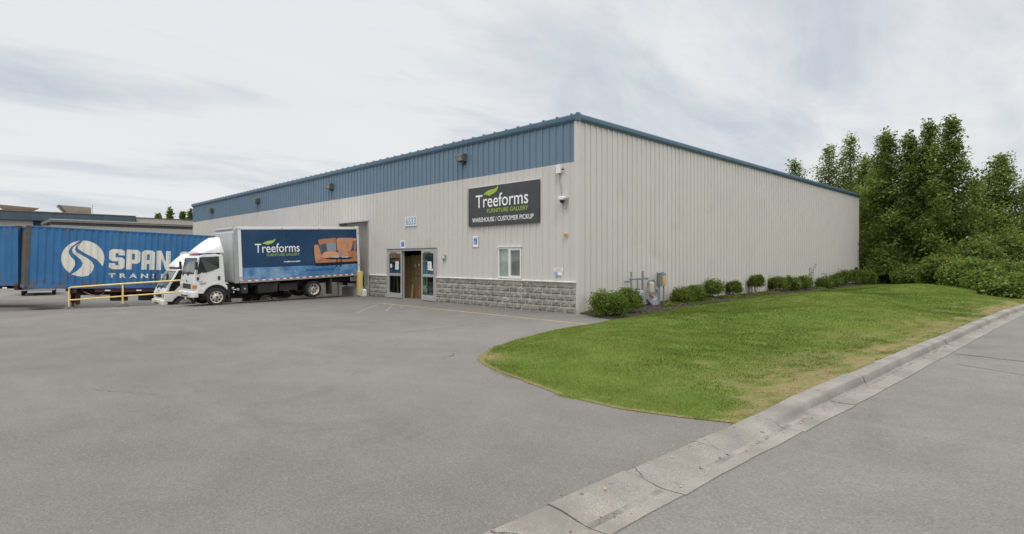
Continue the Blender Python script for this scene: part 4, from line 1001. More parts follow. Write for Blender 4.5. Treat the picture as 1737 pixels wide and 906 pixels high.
# ------------------------------------------------------------------ containers and the dock rail
CL, CH, CW = 12.0, 2.86, 2.44
def corr(y):
    q = (y-.2) % .278
    if q < .074: return -.046
    if q < .138: return -.046+.036*(q-.074)/.064
    if q < .212: return -.010
    if q < .276: return -.010-.036*(q-.212)/.064
    return -.046
BREAK = sorted([.2+.278*k+d for k in range(-1, 45) for d in (.0001, .074, .138, .212, .276)])
def container(label, loc, rot, rusty, L=CL):
    t = thing('shipping_container', label, 'shipping container', loc, rot)
    ys = [.14]+[b for b in BREAK if .15 < b < L-.15]+[L-.14]
    mb = MB(); n = len(ys)
    for sd in (0, 1):
        vs = [((corr(y) if sd == 0 else -CW-corr(y)), y, z) for z in (.15, CH-.05) for y in ys]
        mb.add(vs, [(i, i+1, n+i+1, n+i) for i in range(n-1)])
    xs_ = [-.14]+[-b for b in BREAK if .15 < b < CW-.15]+[-CW+.14]; n = len(xs_)
    for ye, sg in ((.02, 1), (L-.02, -1)):
        me_ = MB(); vs = [(x, ye-sg*corr(-x), z) for z in (.15, CH-.05) for x in xs_]; me_.add(vs, [(i, i+1, n+i+1, n+i) for i in range(n-1)]); me_.build('end_wall', CRUST if rusty else CBLUE, t)
    mb.box(-CW+.05, -.05, .05, L-.05, CH-.035, CH-.01)
    body = mb.build('body', CBLUE, t)
    mb = MB()
    for x0, x1 in ((-.10, .0), (-CW, -CW+.10)):
        mb.box(x0, x1, .16, L-.16, .0, .155); mb.box(x0+.03, x1 if x1 == 0 else x1-.03, .16, L-.16, CH-.065, CH)
    mb.box(-CW+.16, -.16, .0, .10, 0, .155); mb.box(-CW+.16, -.16, L-.10, L, 0, .155); mb.box(-CW+.16, -.16, .0, .07, CH-.07, CH); mb.box(-CW+.16, -.16, L-.07, L, CH-.07, CH)
    mb.build('frame', CBLUE, t, bevel=.008)
    pm = CRUST if rusty else CBLUE
    for x in (-.16, -CW):
        for y in (.0, L-.16):
            mb = MB(); mb.box(x+.003, x+.157, y+.003, y+.157, .118, CH-.118); p = mb.build('corner_post', pm, t, bevel=.01)
            mb = MB(); mb.box(x-.004, x+.164, y-.006, y+.166, -.006, .118); mb.box(x-.004, x+.164, y-.006, y+.166, CH-.118, CH+.006)
            mb.m = 1
            for z in (.05, CH-.065): mb.box(x+.05, x+.1655, y+.05, y+.11, z-.03, z+.035) if x > -1 else None
            mb.build('corner_casting', [CRUST, BLACK], p, bevel=.006)
    return t
def drape(mb_pts_faces, name, m, par, lift):
    """paint laid on the corrugations: cut flat shapes at every fold and set them on the sheet"""
    V, F = mb_pts_faces
    bm = bmesh.new(); vs = [bm.verts.new((0, a, b)) for a, b in V]
    for f in F:
        try: bm.faces.new([vs[i] for i in f])
        except ValueError: pass
    y0 = min(a for a, b in V); y1 = max(a for a, b in V)
    for c in BREAK:
        if y0 < c < y1:
            bmesh.ops.bisect_plane(bm, geom=bm.verts[:]+bm.edges[:]+bm.faces[:], plane_co=(0, c, 0), plane_no=(0, 1, 0), dist=1e-5)
    for v in bm.verts: v.co.x = corr(v.co.y)+lift
    me = bpy.data.meshes.new(name); bmesh.ops.triangulate(bm, faces=bm.faces); bm.to_mesh(me); bm.free(); me.materials.append(m)
    o = bpy.data.objects.new(name, me); COL.objects.link(o); o.parent = par
    return o
C1 = container('long blue corrugated container with white SPAN lettering and round road emblem', (-21.90, -12.14, .454), (rad(-1.78), 0, 0), True)
cx, cz, rx, rz = 2.105, 1.43, .825, .855
def em(X, Y): return (cx+(X-600)/157*rx, cz+(457-Y)/132*rz)
def arc(a0, a1, n=14): return [(600+157*math.cos(rad(a)), 457-132*math.sin(rad(a))) for a in np.linspace(a0, a1, n)]
W1 = arc(100, 233, 26)+[(512,556),(530,530),(543,505),(540,475),(510,445),(492,412),(508,376),(545,348)]
W2 = [(572,345),(548,358),(526,376),(518,398),(524,418),(550,440),(582,465),(598,492),(588,520),(562,545),(520,573),(560,586),(600,590),(640,583),(665,560),(678,532),(680,505),(662,475),(622,450),(582,430),(552,411),(538,392),(545,370)]
W3 = arc(-24, 92, 24)+[(572,352),(556,372),(560,388),(600,412),(645,434),(692,457),(724,484)]
V, F = [], []
for W in (W1, W2, W3):
    o = len(V); V += [em(*p) for p in W]; F.append(tuple(range(o, o+len(W))))
drape((V, F), 'road_emblem', CPAINT, C1, .0035)
LET = {'S': "a###b ##### ##.## ##... ####b c#### ...## ##.## ##### c###d", 'P': "####b ##### ##.## ##.## ##.## ##### ####d ##... ##... ##...",
       'A': "a###b ##### ##.## ##.## ##.## ##### ##### ##.## ##.## ##.##", 'N': "##..## ###.## ###.## ###### ###### ###### ##.### ##.### ##..## ##..##"}
V, F = [], []
for ch, y0, y1 in (('S',3.116,3.757), ('P',3.83,4.42), ('A',4.478,5.045), ('N',5.12,5.766), ('A',6.176,6.79)):
    rows = LET[ch].split(); nx = len(rows[0]); w = (y1-y0)/nx; h = .985/10; z0 = .945
    for r_, row in enumerate(rows):
        for c_, q in enumerate(row):
            if q == '.' or ch == 'N': continue
            a, b = y0+c_*w, y0+(c_+1)*w; t1, t0 = z0+(10-r_)*h, z0+(9-r_)*h
            P = {'#': [(a,t0),(b,t0),(b,t1),(a,t1)], 'a': [(a,t0),(b,t0),(b,t1)], 'b': [(a,t0),(b,t0),(a,t1)], 'c': [(b,t0),(b,t1),(a,t1)], 'd': [(a,t0),(b,t1),(a,t1)]}[q]
            o = len(V); V += P; F.append(tuple(range(o, o+len(P))))
for P in ([(0,0),(.33,0),(.33,1),(0,1)], [(.67,0),(1,0),(1,1),(.67,1)], [(.33,1),(.33,.60),(.67,0),(.67,.40)]):   # the N
    o = len(V); V += [(5.12+a*.646, .945+b*.985) for a, b in P]; F.append(tuple(range(o, o+len(P))))
drape((V, F), 'lettering', CPAINT, C1, .0035)
mb = MB(); text_into(mb, 'TRANSP', lambda u, v, d: (0, u, v), 3.116, 5.57, .515, .745, 0, .035, None, 1.75)
V = [(p[1], p[2]) for p in mb.V]; drape((V, mb.F), 'lettering', CPAINT, C1, .0035)

def chassis(label, loc, rot, L, leg=True):
    t = thing('container_chassis', label, 'trailer chassis', loc, rot)
    mb = MB(); s0 = 1.85 if leg else .1
    for x in (-.75, -1.65): mb.box(x-.06, x+.06, s0, L-.1, -.34 if leg else -.16, -.01)
    for y in np.linspace(s0+.3, L-.4, 10): mb.box(-2.2, -.2, y-.05, y+.05, -.14, -.012)
    mb.box(-2.42, -.02, s0-.1, s0+.06, -.20, -.012); mb.box(-2.42, -.02, L-.2, L-.04, -.2, -.012)
    mb.build('frame', CHASSIS, t)
    for x in ((-.45, -1.95) if leg else ()):
        mb = MB(); mb.box(x-.08, x+.08, 1.92, 2.10, -.75, -.05); mb.m = 1; mb.box(x-.055, x+.055, 1.95, 2.07, -1.10, -.7); mb.box(x-.13, x+.13, 1.90, 2.12, -1.13, -1.09)
        mb.build('landing_leg', [CHASSIS, M('leg_tan', (.23,.19,.14), .7, var=.2)], t)
    mb = MB(); mb.tube([(-.30, 2.2, -.15), (-.22, 2.5, -.32), (-.22, 2.8, -.36), (-.25, 3.0, -.22)], .03); mb.build('hose', M('hose_pale', (.42,.38,.28), .7), t, smooth=50)
    for y in ((3.3, 4.5) if leg else ()):
        mb = MB(); mb.box(-.62, -.25, y, y+.7, -.62, -.30); mb.build('storage_box', UNDER, t, bevel=.03)
    mb = MB()
    for y in (3.0, 4.3, 5.3): mb.box(-.028, -.018, y, y+.22, -.12, -.06)
    mb.build('reflector', SIGNW, t)
    mb = MB(); mb.box(-.10, -.03, 2.6, L-2.5, -.17, -.03); mb.build('side_beam', CHASSIS, t)
    for y in ((L-2.9, L-1.6) if leg else (1.0, 2.2)):
        for x, s in ((-.05, 1), (-2.39, -1)):
            mb = MB(); mb.lathe([(.30, 0), (.46, -s*.02), (.5, -s*.06), (.5, -s*.22), (.46, -s*.26), (.30, -s*.27)], (x, y, -.62), 'x', 28, False); wl = mb.build('wheel', RUBBER, t, smooth=35)
            mb = MB(); mb.lathe([(.30, -s*.01), (.28, -s*.08), (.10, -s*.09), (.08, 0), (0, 0)], (x, y, -.62), 'x', 20); mb.build('rim', RIM, wl, smooth=35)
    return t
chassis('rusty red trailer chassis with landing legs under the long blue container', (-21.90, -12.14, .45), (rad(-1.78), 0, 0), 12.0)
yaw2 = math.atan2(-.7136, .7006)     # second container stands square to the view of the yard gate
def W(d, r_): return np.array([11.545, -14.279])+np.array([.7006, -.7136])*r_*0+np.array([.7006, .7134])*r_+np.array([-.7136, .7007])*d
p = W(26.85, -23.47)
C2 = container('plain blue corrugated container with streaked paint at the yard edge', (p[0], p[1], .52), (0, 0, rad(45.5-90)), False, 6.06)
C2.rotation_euler = (0, 0, math.atan2(.7134, .7006)-PI/2)
# its long side faces the yard: local +x -> towards viewer, local y runs to the right, so start one length to the left
q = W(26.85, -23.47-6.06); C2.location = (q[0], q[1], .52)
t = chassis('dark trailer chassis under the plain streaked blue container', (q[0], q[1], .515), (0, 0, C2.rotation_euler[2]), 6.06, False)

t = thing('guard_rail', 'yellow pipe guard rail along the lip of the loading dock', 'railing', (0, 0, 0))
R0, R1, R2 = Vector((-20.525,-10.681,-.50)), Vector((-18.837,-8.961,-.36)), Vector((-17.13,-7.223,-.20))
def up(v, h): return (v.x, v.y, v.z+h)
R3 = R2+(R2-R1)*.16
mb = MB(); mb.tube([up(R0, .0), up(R0, .94), up(R0+(R1-R0)*.012, .99), up(R0+(R1-R0)*.035, 1.01), up(R1, 1.035), up(R3, 1.02)], .038, 10); mb.build('top_rail', YEL, t, smooth=50)
mb = MB(); mb.tube([up(R0, .44), up(R1, .48), up(R3, .50)], .032, 10); mb.build('middle_rail', YEL, t, smooth=50)
for P_ in (R1, R3):
    mb = MB(); mb.tube([up(P_, 0), up(P_, 1.0)], .038, 10); mb.build('post', YEL, t, smooth=50)
for P_ in (R0, R1, R3):
    mb = MB(); mb.lathe([(.25, -.25), (.24, .04), (.14, .15), (0, .15)], tuple(P_), 'z', 14); mb.build('footing', M('dark_footing', (.11,.10,.09), .95, var=.3, bmp=.6), t, smooth=30)

# pale car parked in the yard beyond the container
def wbox(mb, x0, x1, y0, y1, z0, z1): mb.box(x0, x1, y0, y1, z0, z1)
t = thing('parked_car', 'white car parked in the yard behind the long blue container', 'car', (-38.0, -10.3, -.55), (0, 0, rad(84)))
mb = MB(); prof = [(-2.1, .35), (-2.15, .60), (-2.05, .82), (-1.15, .92), (-.5, 1.40), (.9, 1.42), (1.6, .98), (2.1, .92), (2.18, .55), (2.1, .32)]
mb.prism(prof, -.86, .86, 'x'); b_ = mb.build('body', WHITE_OLD, t, bevel=.06)
mb = MB(); mb.prism([(-1.0, .95), (-.47, 1.35), (.85, 1.36), (1.4, 1.0)], -.866, .866, 'x'); mb.build('side_windows', DGLASS, b_)
mb = MB(); mb.add([(-.7, -1.12, .955), (.7, -1.12, .955), (.62, -.56, 1.375), (-.62, -.56, 1.375)], [(0,1,2,3)]); mb.build('windscreen', DGLASS, b_)
for x in (-.75, .45):
    mb = MB(); mb.box(x, x+.3, -2.16, -2.04, .62, .76); mb.build('headlight', LAMP, b_, bevel=.02)
mb = MB(); mb.box(-.84, .84, -2.2, -2.05, .32, .56); mb.build('bumper', GREY, b_, bevel=.03)
for x, s in ((.87, 1), (-.87, -1)):
    for y in (-1.35, 1.35):
        mb = MB(); mb.lathe([(.19, 0), (.31, -s*.01), (.32, -s*.05), (.32, -s*.18), (.2, -s*.2)], (x, y, .32), 'x', 22, False); w_ = mb.build('wheel', RUBBER, t, smooth=35)
        mb = MB(); mb.lathe([(.2, 0), (.18, -s*.03), (.05, -s*.01), (0, -s*.01)], (x, y, .32), 'x', 16); mb.build('rim', ALU, w_, smooth=35)

# ------------------------------------------------------------------ buildings behind the yard
RBW = M('rear_wall', (.46,.43,.38), .7, var=.08, scale=.6); RBB = M('rear_fascia_blue', (.055,.085,.115), .6, var=.12, scale=.5, streak=((.035,.05,.065), 1.2, .5, .75))
t = thing('rear_building', 'low building with dark blue roof fascia far behind the containers', 'building', (-69, 0, 0))
mb = MB(); mb.box(-25, 0, -60, 1.0, -1.6, 6.1); mb.build('wall', RBW, t)
mb = MB(); mb.box(-.02, .35, -60, 1.05, 6.05, 6.98); mb.build('fascia', RBB, t)
mb = MB(); mb.box(-25, .42, -60.1, 1.12, 6.98, 7.06); mb.build('roof', M('rust_flashing', (.25,.17,.10), .8, var=.2), t)
mb = MB(); mb.box(.0, .05, -8.35, -7.65, 5.2, 6.04); mb.build('window', DARKW, t)
mb = MB(); mb.box(.0, .06, -40, -6.6, -1, 5.0); mb.build('lower_panel', WALL, t)
t = thing('rear_building', 'beige flat roofed annexe left of the warehouse end', 'building', (-69.4, 1.3, 0))
mb = MB(); mb.box(-20, 0, 0, 16, -1.6, 6.45); mb.build('wall', RBW, t)
mb = MB(); mb.box(-.05, .12, -.05, 16, 6.2, 6.86); mb.build('parapet', M('parapet_beige', (.40,.37,.32), .7, var=.08), t)
mb = MB(); mb.box(-20, .2, -.1, 16.1, 6.86, 6.93); mb.build('coping', RBB, t)
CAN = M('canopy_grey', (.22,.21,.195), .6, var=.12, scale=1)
def canopy(label, y0, y1, zt):
    t = thing('dock_canopy', label, 'canopy', (-60, 0, 0))
    mb = MB(); mb.box(-8, .2, y0, y1, zt-.26, zt); mb.build('roof', CAN, t, bevel=.02)
    mb = MB(); mb.box(.2, .26, y0, y1, zt-.06, zt+.03); mb.build('gutter', M('gutter_pale', (.42,.41,.38), .5), t)
    mb = MB(); mb.box(-.15, -.1, y0+.1, y1-.1, zt-.56, zt-.262); mb.build('painted_shadow_band', M('shadow_band_dark', (.10,.105,.105), .6, var=.2), t)  # dark sheet stands in for the shadow band under the canopy roof
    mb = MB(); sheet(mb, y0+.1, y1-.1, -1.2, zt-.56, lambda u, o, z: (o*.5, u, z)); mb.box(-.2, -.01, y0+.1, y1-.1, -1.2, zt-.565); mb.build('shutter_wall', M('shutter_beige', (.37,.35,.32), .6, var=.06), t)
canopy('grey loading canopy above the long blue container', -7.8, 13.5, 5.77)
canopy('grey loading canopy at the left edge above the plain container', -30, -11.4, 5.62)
HOOD = M('hood_metal', (.40,.39,.375), .6, var=.08, scale=2)
t = thing('roof_hood', 'wide flared grey roof hood on the blue fascia building', 'roof vent', (-71.5, -9.4, 7.05))
mb = MB(); b0, b1, t0, t1 = -.95, .85, -1.75, 1.7
mb.add([(-.8,b0,0),(.8,b0,0),(.8,b1,0),(-.8,b1,0),(-1.3,t0,.66),(1.3,t0,.66),(1.3,t1,.46),(-1.3,t1,.46)], [(0,3,2,1),(4,5,6,7),(0,1,5,4),(1,2,6,5),(2,3,7,6),(3,0,4,7)]); mb.build('hood', HOOD, t)
mb = MB(); mb.box(-.7, .7, b0+.1, b1-.1, -.25, 0.02); mb.build('base', HOOD, t)
t = thing('roof_hood', 'square ended grey roof hood beside a thin aerial', 'roof vent', (-71.5, -4.7, 7.05))
mb = MB(); b0, b1, t0, t1 = -.55, 1.72, -1.35, 1.66
mb.add([(-.8,b0,0),(.8,b0,0),(.8,b1,0),(-.8,b1,0),(-1.2,t0,.95),(1.2,t0,.95),(1.2,t1,.84),(-1.2,t1,.84)], [(0,3,2,1),(4,5,6,7),(0,1,5,4),(1,2,6,5),(2,3,7,6),(3,0,4,7)]); mb.build('hood', HOOD, t)
mb = MB(); mb.tube([(1.22, t0, .95), (.82, b0, .0)], .07); mb.tube([(.82, b0, 0), (.82, b1, 0)], .05); mb.build('dark_edge', RBB, t)
t = thing('roof_vent', 'small low dome vent between two grey roof hoods', 'roof vent', (-71.2, -6.55, 7.05))
mb = MB(); mb.lathe([(.75, -.1), (.75, .06), (.55, .20), (.2, .27), (0, .28)], (0, 0, 0), 'z', 20); mb.build('dome', HOOD, t, smooth=40)
mb = MB(); mb.box(-.6, .6, -.6, .6, -.15, .04); mb.build('base', HOOD, t)
t = thing('aerial', 'thin aerial mast on the roof right of the square hood', 'aerial', (-71.5, -2.75, 7.05))
mb = MB(); mb.tube([(0,0,0), (0,0,1.35)], .025, 6); mb.tube([(0,-.2,1.1), (0,.2,1.1)], .015, 6); mb.build('mast', GREY, t)
mb = MB(); mb.box(-.15, .15, -.15, .15, -.06, .05); mb.build('base', GREY, t)
# pale van glimpsed past the trees on the far right
t = thing('parked_van', 'pale grey van glimpsed past the trees at the right edge', 'van', (7.15, 66.8, -.05), (0, 0, rad(40)))
mb = MB(); mb.prism([(-2.4, .4), (-2.4, 2.45), (1.2, 2.5), (1.9, 1.5), (2.6, 1.2), (2.65, .4)], -.98, .98, 'x'); b_ = mb.build('body', M('van_grey', (.50,.52,.54), .35), t, bevel=.06)
mb = MB(); mb.box(-.7, .7, -2.42, -2.39, 1.45, 2.1); mb.build('rear_window', DGLASS, b_)
for x in (-.9, .7):
    mb = MB(); mb.box(x, x+.2, -2.43, -2.39, 1.0, 1.5); mb.build('tail_light', ORANGE, b_, bevel=.01)
for x, s in ((1.0, 1), (-1.0, -1)):
    for y in (-1.6, 1.6):
        mb = MB(); mb.lathe([(.2, 0), (.34, -s*.01), (.36, -s*.05), (.36, -s*.2), (.2, -s*.22)], (x, y, .36), 'x', 20); mb.build('wheel', RUBBER, t, smooth=35)

# ------------------------------------------------------------------ vegetation
def leaf_quads(P, size, up=.25, rng=RNG, elong=1.35, outdir=None):
    """leaf-shaped rhombs at points P (n,3), randomly tilted; returns V, F"""
    n = len(P)
    d = rng.normal(size=(n, 3)); d[:, 2] += up
    if outdir is not None: d += outdir*.9
    d /= np.linalg.norm(d, axis=1)[:, None]                 # leaf normal
    a = rng.normal(size=(n, 3)); a -= (a*d).sum(1)[:, None]*d; a /= np.linalg.norm(a, axis=1)[:, None]
    b = np.cross(d, a); s = (size*rng.uniform(.65, 1.3, n))[:, None]
    fold = d*s*.18
    V = np.stack([P-a*s*.5*elong, P+b*s*.42+fold-a*s*.08, P+a*s*.55*elong, P-b*s*.42+fold-a*s*.08], 1).reshape(-1, 3)
    return V, np.arange(4*n).reshape(-1, 4)
LM = {
 'dark': [leafmat('tree_leaf_deep', (.075,.105,.025)), leafmat('tree_leaf_mid', (.130,.172,.042)), leafmat('tree_leaf_bright', (.225,.275,.080))],
 'light': [leafmat('tree_leaf_olive_deep', (.095,.125,.032)), leafmat('tree_leaf_olive', (.150,.192,.052)), leafmat('tree_leaf_olive_bright', (.225,.270,.080))],
 'shrub': [leafmat('shrub_leaf_deep', (.055,.085,.016)), leafmat('shrub_leaf_mid', (.110,.155,.028)), leafmat('shrub_leaf_bright', (.190,.240,.050))],
 'under': [leafmat('under_leaf_deep', (.045,.075,.017)), leafmat('under_leaf_mid', (.105,.150,.032)), leafmat('under_leaf_bright', (.180,.230,.055))],
 'cover': [leafmat('cover_leaf_deep', (.075,.105,.022)), leafmat('cover_leaf_mid', (.130,.165,.035)), leafmat('cover_leaf_bright', (.19,.22,.06))],
}
def tree(name, label, x, y, z0, H, R, pal, seed, n=9000, leaf=.135, base=.06, peaks=1, sharp=1., group=None, lean=0.):
    rng = np.random.default_rng(seed); rd = random.Random(seed)
    t = thing(name, label, 'tree', (x, y, z0), group=group); n = int(n*1.45) if leaf < .2 else n
    mb = MB()
    tp = [(0, 0, -.15)]; 
    for k in range(1, 9): f = k/8; tp.append((lean*f*f*H+rng.normal(0, .05), rng.normal(0, .05), H*.93*f))
    mb.tube(tp, .035*H**.75+.02, 9, .012)
    tops = [(tp[-1][0], tp[-1][1], H)]
    clumps = []
    def prof(f):               # crown radius over height fraction
        return R*(np.interp(f, [base, base+.08, .30, .55, .78, .92, 1.0], [.85, 1.05, 1.0, .80, .43, .18, .02]))
    nb = int(30+H*3.2)
    for k in range(nb):
        f = base+(1-base)*((k+.5)/nb)**.92*.97
        az = k*2.399+rng.normal(0, .35); r = prof(f)*rng.uniform(.62, 1.2)
        zb = max(.05, (f-.30*r/H*1.6))*H; xo = lean*f*f*H
        p0 = np.array([xo, 0, zb]); p1 = np.array([xo+math.cos(az)*r*.55, math.sin(az)*r*.55, zb+.16*r+.05]); p2 = np.array([xo+math.cos(az)*r, math.sin(az)*r, f*H+rng.uniform(0, .25)*sharp])
        mb.tube([tuple(p0), tuple(p1), tuple(p2)], max(.012, .022*(1.2-f)*R), 5, .006)
        m = max(2, int(r/.34)+1)
        for j in range(m):
            s_ = (j+.7)/m; q = p0*(1-s_)**2+2*p1*s_*(1-s_)+p2*s_*s_
            clumps.append((q, (.15+.14*rng.random()+.05*R)*(1.05-.3*f)))
        if rng.random() < .7: clumps.append((p2+np.array([rng.normal(0, .12), rng.normal(0, .12), .22*sharp]), .13+.08*rng.random()))
    for k in range(9):         # upright shoots give the crown its ragged spires
        f = rng.uniform(.55, .88); a = rng.uniform(0, 6.28); r = prof(f)*.75
        for j in range(4): clumps.append((np.array([lean*f*f*H+math.cos(a)*r*(1-.1*j), math.sin(a)*r*(1-.1*j), f*H+.24*j*sharp]), .15-.028*j))
    for k in range(10):        # leader sprays
        f = .80+.205*k/9; clumps.append((np.array([lean*f*f*H+rng.normal(0, .05), rng.normal(0, .05), f*H]), .20*(1.25-f)*1.9+.04))
    wts = np.array([c[1]**2 for c in clumps]); wts /= wts.sum(); cnt = rng.multinomial(n, wts)
    P = np.concatenate([c[0]+np.clip(rng.normal(size=(k, 3)), -1.9, 1.9)*np.array([1, 1, .72])*c[1] for c, k in zip(clumps, cnt)])
    tone = np.concatenate([np.full(k, rng.random()) for k in cnt])
    P[:, 2] = np.maximum(P[:, 2], .03)
    od = P-np.array([0, 0, H*.4]); od[:, 2] *= .5; od /= np.linalg.norm(od, axis=1)[:, None]+1e-6
    V, F = leaf_quads(P, leaf, .5, rng, outdir=od)
    mix = tone*.55+rng.random(len(P))*.45
    idx = np.where(mix < .36, 0, np.where(mix < .68, 1, 2))
    mb.build('trunk', BARK, t, smooth=60)
    fast('crown', V, F, LM[pal], idx, t)
    return t
G = 'trees in the row past the warehouse end'
tree('poplar_tree', 'dark green poplar nearest the warehouse end with an open spiky top', 1.45, 33.2, .1, 10.95, 1.95, 'dark', 1, 14500, group=G, base=.03)
tree('poplar_tree', 'dark poplar second from the warehouse with a broad lower top', 2.75, 33.6, .1, 10.6, 2.0, 'dark', 2, 14500, group=G, base=.03)
tree('poplar_tree', 'tall dark poplar in the middle of the row with narrow pointed top', 3.98, 32.9, .1, 11.05, 1.8, 'dark', 3, 14500, group=G, base=.03)
tree('poplar_tree', 'tall dark poplar at the right end of the row beside pale tree', 5.35, 31.6, .1, 10.85, 1.85, 'dark', 4, 14500, group=G, base=.03)
G2 = 'trees behind the warehouse roof'
tree('poplar_tree', 'short light green poplar showing just above the blue roof edge', -7.3, 40.6, 0, 11.0, 2.2, 'light', 5, 8500, group=G2)
tree('poplar_tree', 'airy light green poplar rising behind the roof edge', -5.0, 42.6, 0, 12.3, 2.5, 'light', 6, 11500, group=G2)
tree('poplar_tree', 'tallest airy light green poplar behind the roof edge', -3.1, 41.9, 0, 12.9, 2.5, 'light', 7, 11500, group=G2)
tree('poplar_tree', 'dark round-topped tree tucked against the far wall corner', -1.2, 39.2, 0, 10.4, 2.6, 'dark', 8, 12000, sharp=.4)
tree('poplar_tree', 'dark leafy tree filling the gap just past the wall corner', .2, 36.4, 0, 9.4, 2.1, 'dark', 9, 11500, sharp=.5)
tree('birch_tree', 'pale olive broad tree standing apart near the right edge', 7.25, 38.3, -.05, 9.2, 2.9, 'light', 10, 19000, sharp=.8)
tree('birch_tree', 'lower olive tree at the right edge behind the pale broad tree', 8.7, 46.5, -.05, 8.6, 3.0, 'light', 11, 13000, sharp=.6)
tree('birch_tree', 'bushy olive tree far back between the tall poplars and pale tree', 5.2, 45.5, -.05, 8.2, 2.8, 'light', 12, 11000, sharp=.6)
tree('poplar_tree', 'dark low tree in the deep shade behind the poplar row', 2.6, 38.5, 0, 7.6, 2.4, 'dark', 13, 8000, sharp=.5)
G4 = 'treetops far beyond the yard'
for k, (x, y, H, R, lb) in enumerate(((-113.6, 15.3, 11.9, 1.5, 'tallest distant treetop above the beige annexe roof'), (-116.4, 14.0, 11.0, 1.5, 'leftmost distant treetop above the beige annexe roof'),
                                  (-106.2, 15.6, 10.6, .9, 'thin small distant treetop above the beige annexe'), (-105.3, 16.75, 11.2, 1.5, 'distant treetop touching the warehouse end'))):
    tree('far_tree', lb, x, y, -1.5, H+1.4, R, 'dark', 30+k, 2500, .34, base=.35, group=G4)

def shrub(name, label, x, y, z, w, h, pal, seed, n=2600, leaf=.05, stem=.12, group=None, cat='shrub', openy=0., d=None):
    rng = np.random.default_rng(seed); t = thing(name, label, cat, (x, y, z), group=group); d = d or w
    # clumps over a squat dome, standing on short stems
    nc = int(26+w*26+h*8); C = []
    for k in range(nc):
        f = rng.random()**.7; a = rng.uniform(0, 2*PI); el = math.acos(1-1.45*rng.random())
        e = (1-.35*rng.random()**2)
        C.append((math.cos(a)*math.sin(el)*w*.44*e, math.sin(a)*math.sin(el)*d*.44*e, stem*h+(h*(1-stem))*(.40+.46*math.cos(el)*e)+rng.normal(0, .02)))
    C = np.array(C); rr = rng.uniform(.07, .12, nc)*(.6+.6*w)*(1-openy*.35)
    k = rng.integers(0, nc, n); off = np.clip(rng.normal(size=(n, 3)), -1.8, 1.8)*rr[k][:, None]
    P = C[k]+off
    m = int(n*(.03 if cat == 'shrub' else .11)); spr = rng.integers(0, nc, m); P[:m] = C[spr]+np.array([0, 0, 1])*rng.uniform(.02, .17 if cat == 'shrub' else .30, (m, 1))*h*np.array([1, 1, 1.1])+rng.normal(0, .015 if cat == 'shrub' else .06, (m, 3))
    P[:, 2] = np.maximum(P[:, 2], .02)
    tone = rng.random(nc)[k]; od = P-np.array([0, 0, h*.4]); od /= np.linalg.norm(od, axis=1)[:, None]+1e-6
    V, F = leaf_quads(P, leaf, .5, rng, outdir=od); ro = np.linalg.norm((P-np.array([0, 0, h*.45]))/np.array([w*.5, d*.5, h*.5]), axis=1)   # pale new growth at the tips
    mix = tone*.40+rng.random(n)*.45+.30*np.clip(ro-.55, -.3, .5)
    mb = MB()
    for j in range(7):
        c = C[rng.integers(0, nc)]; mb.tube([(rng.normal(0, .03), rng.normal(0, .03), -.05), (c[0]*.4, c[1]*.4, h*.3), tuple(c)], .014*(.5+w*.6), 5, .004)
    mb.build('stems', BARK, t, smooth=60)
    fast('foliage', V, F, LM[pal], np.where(mix < .36, 0, np.where(mix < .68, 1, 2)), t)
    return t
SH = [(1.22,-.02,1.0,.74,.08,'large dark shrub nearest the front wall corner'), (.92,1.45,.85,.70,.08,'dark shrub pressed against the gas meter'),
 (.62,5.65,.78,.50,.10,'low round shrub just past the utility pedestal'), (.70,6.45,.82,.57,.10,'shrub overlapping behind the low round one past the pedestal'), (.52,8.45,.92,.68,.24,'dense round shrub on a visible short stem'),
 (.28,10.9,.84,.58,.22,'flat-topped shrub with gaps near its stem'), (.40,13.1,.84,.86,.32,'tall open shrub with bare stem and sprigs on top'), (.45,15.6,1.0,.68,.20,'wide dark shrub right of the tall open one'),
 (.75,16.7,.90,.70,.10,'dark shrub merging with its wide neighbour at the bed edge'), (.72,18.5,.92,.68,.12,'dark shrub just left of the tall weed'), (.92,21.3,.92,.55,.08,'pale low shrub right of the tall weed'),
 (.88,23.4,1.0,.60,.08,'small pale shrub in the middle of the far bed'), (.67,26.0,1.15,.90,.10,'large shrub below the dark wall outlet'), (.87,28.2,1.3,.95,.10,'biggest far shrub in front of the wall end'), (1.08,29.8,1.2,.90,.05,'last shrub of the bed against the dark trees')]
for k, (x, y, w, h, st, lb) in enumerate(SH):
    shrub('shrub', lb, x, y, mulch_z(x, y)-.02, w*(1.0 if k < 2 else .84), h*1.08, 'shrub' if k not in (10, 11, 13) else 'under', 100+k, 9500 if k < 2 else (6000 if k < 8 else 3400), .040 if k < 2 else (.045 if k < 8 else .06), st, 'shrubs along the side wall', openy=1. if k in (5, 6) else 0.)
def weed(x, y, h, label, seed):
    rng = np.random.default_rng(seed); t = thing('weed', label, 'weed', (x, y, mulch_z(x, y)-.02), group='tall weeds along the wall')
    mb = MB(); P = []
    for j in range(4):
        a, b = rng.normal(0, .09, 2); hh = h*rng.uniform(.6, 1.0) if j else h
        pts = [(a*.2, b*.2, 0), (a*.6, b*.6, hh*.5), (a, b, hh)]; mb.tube(pts, .012, 5, .004)
        for q in np.linspace(.1, 1, 18): P.append((a*q+rng.normal(0, .05), b*q+rng.normal(0, .05), hh*q))
    mb.build('stem', M('weed_stem', (.12,.15,.05), .8), t)
    V, F = leaf_quads(np.array(P), .075, .3, rng); fast('leaves', V, F, LM['under'], rng.integers(0, 3, len(F)), t)
weed(.75, 19.7, 1.45, 'tall thin weed standing between far shrubs against the wall', 201)
weed(.62, 21.9, .85, 'shorter sparse weed right of the tall thin weed', 202)
